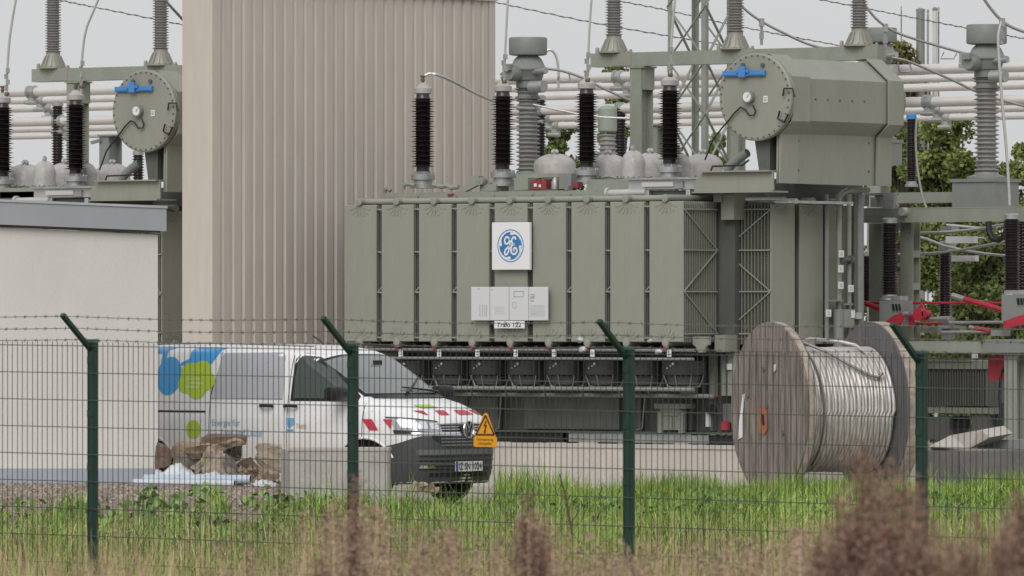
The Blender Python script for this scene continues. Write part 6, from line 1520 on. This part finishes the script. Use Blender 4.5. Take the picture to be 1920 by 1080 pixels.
M_GRASS = mat('meadow_grass', (.15, .29, .045), .6, var=.38, scale=.8, col2=(.30, .41, .09), island=.4, spec=.25)
M_DOCK = mat('dock_leaves', (.105, .195, .05), .55, var=.3, scale=.8, col2=(.19, .29, .085), island=.35, spec=.35)
M_TAN = mat('dry_stalks', (.46, .37, .20), .85, var=.22, scale=.6, col2=(.52, .42, .25), island=.4, spec=.2)
M_HEAD = mat('seed_heads', (.36, .25, .19), .9, var=.2, scale=.7, col2=(.42, .31, .23), island=.3, spec=.1)
M_SHRUB = mat('brown_seed_fluff', (.27, .17, .135), .95, var=.25, scale=2, col2=(.36, .245, .19), island=.3, spec=.1)

def clump(xc, d, sc, seed): return np.array([noise.noise(Vector((a*sc, b*sc, seed))) for a, b in zip(xc, d)])
def gh(xc, d): return np.array([bank_h(a, b) for a, b in zip(xc, d)])
# lush grass between fence and yard
parts = []
K = 190000; d = nrg.uniform(50, 90, K); px = nrg.uniform(-600, 2700, K); xc = (px-960)/FOC*d
lim = np.where(px < 330, 76.6, np.where(px < 560, 77.3+1.5*np.sin(px*.05), np.where(px < 900, 79.5, np.where(px < 960, 81.5, 87.5))))
dens = clump(xc, d, .9, 1.0)
lim = lim+clump(xc, d*0, 2.2, 5.0)*2.0
keep = (d < lim) & (nrg.uniform(-.55, .6, K) < dens*1.5+.30)
xc, d, px, dens = xc[keep], d[keep], px[keep], dens[keep]
h = nrg.uniform(.14, .36, len(d))*(1+1.5*np.clip(dens, -.4, .6))*np.where(d < 66, 1.25, 1.0); h *= np.where(px < 560, .85, 1.05); h = np.where((d > 80) & (px > 560) & (px < 900), h*.72, h)
h = np.where((px < 560) & (d > 69), h*.7, h)
parts.append(blades(len(d), xc, d, h, np.full(len(d), .016), 1.25, gh(xc, d)))
v_, f_ = vmerge(parts); np_mesh('meadow_grass', v_, f_, 4, M_GRASS, kind='stuff')
# tufts against the bund, reel and along the bank edge
K = 14000; px = nrg.uniform(930, 2600, K); d = nrg.uniform(82.5, 88.3, K); xc = (px-960)/FOC*d; t_ = np.clip(clump(px/150., d*.3, 1.0, 9.)+.5, .1, 1.2)
v_, f_ = blades(K, xc, d, .16+.34*t_*nrg.uniform(.5, 1.1, K), np.full(K, .018), .5, np.zeros(K)); np_mesh('tall_grass', v_, f_, 4, M_GRASS, kind='stuff')
# broad dock leaves
cs = []
for (x0, x1, d0, d1, n) in ((190, 570, 64, 71, 44), (-20, 200, 62, 70, 22), (560, 900, 72, 80, 24), (1180, 1420, 76, 84, 40), (1420, 1600, 72, 82, 34), (1735, 1950, 74, 86, 70), (950, 1180, 70, 80, 20), (0, 1900, 58, 74, 40), (-20, 560, 74, 78, 12), (1180, 1560, 80, 86, 26), (930, 1180, 78, 85, 12)):
    for k in range(n):
        d_ = rnd.uniform(d0, d1); xx = (rnd.uniform(x0, x1)-960)/FOC*d_; cs.append((xx, d_, rnd.uniform(.18, .42)))
pts = []
for (xx, d_, r) in cs:
    for q in range(34):
        a = rnd.uniform(0, 6.28); rr = r*math.sqrt(rnd.random()); X, Y = G(xx+rr*math.cos(a), d_+rr*math.sin(a)); pts.append((X, Y, bank_h(xx, d_)+rnd.uniform(.05, .32)*(1-.4*rr/r)))
v_, f_ = leaves(np.array(pts), .105, aspect=.7); np_mesh('dock_plants', v_, f_, 4, M_DOCK, kind='stuff')
# dry grass, denser towards the fence foot and on the near side
K = 5200; px = nrg.uniform(-60, 1980, K); d = nrg.uniform(27, 46, K); xc = (px-960)/FOC*d
c_ = clump(px/90., d*.05, 1.0, 3.); keep = nrg.uniform(-.6, .5, K) < c_+.15; px, d, xc, c_ = px[keep], d[keep], xc[keep], c_[keep]
yt = np.interp(px, [0, 200, 420, 560, 900, 1150, 1300, 1900], [1000, 985, 1010, 1000, 1020, 1000, 985, 1000])+np.abs(nrg.normal(0, 45, len(d)))-40*c_
h = np.clip(CAMH-(yt-600)/FOC*d, .25, 1.7)
K2 = 4200; px2 = nrg.uniform(-60, 1980, K2); d2 = nrg.uniform(50.5, 66, K2); px = np.concatenate([px, px2]); d = np.concatenate([d, d2]); xc = (px-960)/FOC*d; h = np.concatenate([h, nrg.uniform(.3, .75, K2)])
v_, f_ = blades(len(d), xc, d, h, np.full(len(d), .009), .42, np.zeros(len(d)), 3); np_mesh('dry_grass', v_, f_, 4, M_TAN, kind='stuff')
# dead flower stalks with fuzzy heads on the near side of the fence
def stalks(K, px, d, ztop, fuzz, fs, spread, names, mh, head=.28, stem_w=.010):
    xc = (px-960)/FOC*d
    v1, f1 = blades(K, xc, d, ztop, np.full(K, stem_w), .12, np.zeros(K), 3)
    np_mesh(names[0], v1, f1, 4, M_TAN, kind='stuff')
    idx = np.repeat(np.arange(K), fuzz); g = nrg.normal(size=(len(idx), 3))
    X = xc*CS-d*SN; Y = xc*SN+d*CS
    hh = (ztop*head)[idx]; t = nrg.uniform(0, 1, len(idx))
    c = np.stack([X[idx]+g[:, 0]*spread*(1.15-.8*t), Y[idx]+g[:, 1]*spread*(1.15-.8*t), ztop[idx]*.97-hh*(1-t)], 1)
    v2, f2 = leaves(c, fs, aspect=.35); np_mesh(names[1], v2, f2, 4, mh, kind='stuff')
K = 420; px = nrg.choice([170, 420, 590, 660, 700, 800, 830, 905, 985, 1010, 1050, 1130, 1190, 1290, 1380, 1430, 1480, 1520, 1560], K)+nrg.normal(0, 38, K)
d = nrg.uniform(26, 42, K); ymax = np.interp(px, [0, 150, 400, 560, 660, 780, 820, 900, 1000, 1050, 1180, 1300, 1400, 1500, 1600, 1900], [1020, 1010, 1000, 940, 895, 960, 935, 985, 925, 970, 985, 990, 980, 960, 905, 925])
zt = CAMH+(600-(ymax+np.abs(nrg.normal(0, 48, K))))/FOC*d; zt = np.clip(zt, .35, 2.2)
stalks(K, px, d, zt, 80, .022, .028, ('dead_stems', 'fuzzy_seed_heads'), M_HEAD)

# brown shrubs: each its own plant
def shrub(label, px, ytop, d, halfw, nst, seed):
    r_ = np.random.default_rng(seed); xc = T(px)*d; X, Y = G(xc, d); z1 = CAMH+(HOR-ytop)/FOC*d; hw = halfw/FOC*d
    t = thing('brown_shrub', label, 'shrub', (X, Y, 0), 'brown seeding shrubs in front of the fence')
    mb = MB(); tips = []
    for k in range(nst):
        a = r_.uniform(0, 6.28); rr = hw*math.sqrt(r_.uniform(0, 1)); hx = rr*math.cos(a); hy = rr*math.sin(a); zt = z1*(1-.22*(rr/hw)**2)*r_.uniform(.86, 1.0)
        p0 = Vector((X+hx*.35, Y+hy*.35, 0)); p2 = Vector((X+hx, Y+hy, zt)); p1 = p0.lerp(p2, .55)+Vector((-hx*.15, -hy*.15, 0)); mb.tube([p0, p1, p2], [.008, .006, .003], 4); tips.append((p1, p2))
    mb.build('stems', mat('shrub_stem', (.14, .09, .065), .9, var=.2), t, 0, kind='stuff')
    c = []
    for (p1, p2) in tips:
        for q in range(800):
            s = r_.uniform(.05, 1)**.7; g = r_.normal(size=3)*np.array([.025, .025, .024])*(1.3-.5*s); b = p1.lerp(p2, s); c.append((b.x+g[0], b.y+g[1], b.z+g[2]))
    v_, f_ = leaves(np.array(c), .0145, aspect=.4); np_mesh('seed_fluff', v_, f_, 4, M_SHRUB, t, 'stuff', (X, Y, 0))
shr = [('broad brown shrub in front of the cable reel', 1625, 868, 30, 72, 26), ('brown shrub rising highest before the right flange of the reel', 1690, 900, 29, 60, 22), ('brown shrub hiding the foot of the fourth fence post', 1735, 905, 27, 45, 16),
       ('low brown shrub left of the broad one by the reel', 1545, 962, 31, 48, 16), ('brown shrub at the right edge below the trough', 1900, 905, 28, 58, 20), ('brown shrub between the fourth post and the right edge', 1815, 960, 26, 62, 22),
       ('dense low brown shrub at the bottom right corner', 1880, 985, 24, 70, 24), ('low brown shrub at the bottom just right of the fourth post', 1770, 1000, 25, 60, 20), ('small brown shrub at the bottom under the reel', 1655, 985, 27, 70, 24),
       ('thin brown shrub covering the foot of the second fence post', 668, 888, 40, 24, 10), ('narrow brown shrub just right of the middle of the fence bottom', 1005, 935, 38, 26, 12), ('small brown shrub left of the second fence post', 596, 968, 39, 20, 9),
       ('faint brown shrub before the concrete wall left of the third post', 985, 930, 44, 20, 8)]
for k, (lab_, px, yt, d_, hw, ns) in enumerate(shr): shrub(lab_, px, yt-(72 if k < 2 else 38 if ns > 13 else 20), d_*.68, hw*(1.2 if k < 2 else 1.0), int(ns*(1.5 if ns > 13 else 1.0)), 40+k)
# one dark dead stalk near the bund
t = thing('dead_stalk', 'dark bent dead stalk in front of the bund wall left of the third post', 'plant', P(1070, 980, 55))
mb = MB(); mb.tube([P(x, y, 55) for x, y in ((1074, 1010), (1066, 960), (1058, 920), (1049, 888))], [.008, .009, .007, .003], 6)
for (a, b) in (((1066, 955), (1056, 940)), ((1062, 940), (1072, 925)), ((1057, 915), (1050, 908)), ((1070, 980), (1084, 962))): mb.tube([P(*a, 55), P(*b, 55)], [.005, .003], 4)
mb.build('stem', mat('shrub_stem', (.14, .09, .065), .9), t, 40)

# ------------------------------------------------------------------ trees beyond the yard
M_LEAF = [mat('leaf_a', (.10, .145, .04), .6, var=.3, scale=.9, col2=(.20, .235, .075), island=.32, spec=.12), mat('leaf_b', (.095, .13, .045), .6, var=.3, scale=.9, col2=(.16, .195, .07), island=.32, spec=.12), mat('leaf_autumn', (.20, .14, .06), .6, var=.35, scale=1.2, col2=(.14, .17, .05), island=.5, spec=.3)]
M_BARK = mat('bark', (.09, .075, .06), .9, var=.3, scale=6, bump=.5, bscale=20)
def tree(label, px, ybase_z, ytop, d, hw, nl, mk, seed, low=.12, sparse=.5, leaf=.10):
    r_ = np.random.default_rng(seed); xc = T(px)*d; X, Y = G(xc, d); H = CAMH+(HOR-ytop)/FOC*d; W = hw/FOC*d
    t = thing('tree', label, 'tree', (X, Y, 0), 'trees beyond the yard')
    mb = MB(); tr = max(.06, H*.018); mb.tube([(X, Y, 0), (X+.05*W, Y, H*.4), (X-.04*W, Y+.05*W, H*.75), (X, Y, H*.97)], [tr, tr*.8, tr*.45, tr*.1], 8)
    lobes = []
    for k in range(60):
        s = r_.uniform(low, 1.0); a = r_.uniform(0, 6.28); rad = W*(math.sin(math.pi*min(1, .18+.82*(s-low)/(1-low))**.8)*.75+.22)*math.sqrt(r_.uniform(.1, 1)); z = H*(low+(1-low)*(s-low)/(1-low))*.97
        q = Vector((X+rad*math.cos(a), Y+rad*math.sin(a), z)); b = Vector((X, Y, max(.3, z*.72-.1))); mb.tube([b, b.lerp(q, .5)+Vector((0, 0, .12)), q], [tr*.32, tr*.2, .012], 5); lobes.append((q, W*r_.uniform(.18, .40)))
    mb.build('trunk', M_BARK, t, 40)
    c = []
    tot = sum(l[1]**2 for l in lobes)
    for (q, lr) in lobes:
        n = int(nl*lr**2/tot); g = r_.normal(size=(n, 3)); g /= np.linalg.norm(g, axis=1)[:, None]; rad = lr*r_.uniform(.15, 1.1, n)**.5
        g *= rad[:, None]; g[:, 2] *= .75; cc_ = g+np.array(q)
        nz = np.array([noise.noise(Vector(p_)*2.1) for p_ in cc_]); c.append(cc_[(nz > -sparse*.28) & (cc_[:, 2] > .2)])
    c = np.concatenate(c); v_, f_ = leaves(c, leaf, aspect=.62); np_mesh('crown', v_, f_, 4, M_LEAF[mk], t, None, (X, Y, 0))
tree('dense green tree behind the right hand insulators', 1790, 0, 208, 128, 150, 60000, 0, 1, .04, .2)
tree('green tree reaching the right edge behind the isolators', 1935, 0, 250, 135, 105, 26000, 0, 2, .05, .7)
tree('green tree close behind the far end of the conservator casing', 1690, 0, 250, 140, 95, 36000, 1, 3, .05, .2)
tree('tall tree with reddish autumn top sprigs behind the conservator', 1688, 0, 60, 150, 62, 9360, 2, 4, .62, 1.0, .10)
tree('slim green tree below the skyline poles', 1715, 0, 90, 152, 52, 6760, 0, 5, .60, 1.1, .10)
tree('bushy dark tree seen between the two middle dark bushings', 1052, 0, 200, 140, 85, 34000, 1, 6, .05, .4)
tree('green tree behind the flared grey insulator', 1160, 0, 120, 150, 70, 20000, 1, 7, .05, .8)
tree('thin leaved tree right of the lattice mast', 1345, 0, 240, 138, 45, 4680, 0, 8, .1, 1.2)
tree('small tree just right of the fire wall edge', 928, 0, 260, 142, 45, 10400, 1, 9, .05, .6)
tree('dark tree behind the lattice mast foot', 1260, 0, 262, 145, 60, 13000, 1, 10, .05, .6)
tree('low dark tree behind the red rods', 1840, 0, 430, 122, 130, 23400, 1, 12, .03, .3)
tree('round green tree off beyond the last isolator', 2250, 0, 300, 140, 130, 26000, 0, 21, .04, .3)
tree('broad dark tree far beyond the right end of the yard', 2560, 0, 330, 150, 150, 26000, 1, 22, .04, .3)
# far hedge line closing the horizon
K = 60000; px = nrg.uniform(-700, 2900, K); d = nrg.uniform(165, 185, K); xc = (px-960)/FOC*d; top = 2.6+1.2*np.array([noise.noise(Vector((a*.02, 1, 4))) for a in px])
X = xc*CS-d*SN; Y = xc*SN+d*CS; z = top*nrg.uniform(0, 1, K)**.8
v_, f_ = leaves(np.stack([X, Y, z], 1), .30); np_mesh('far_hedge', v_, f_, 4, M_LEAF[1], kind='stuff')
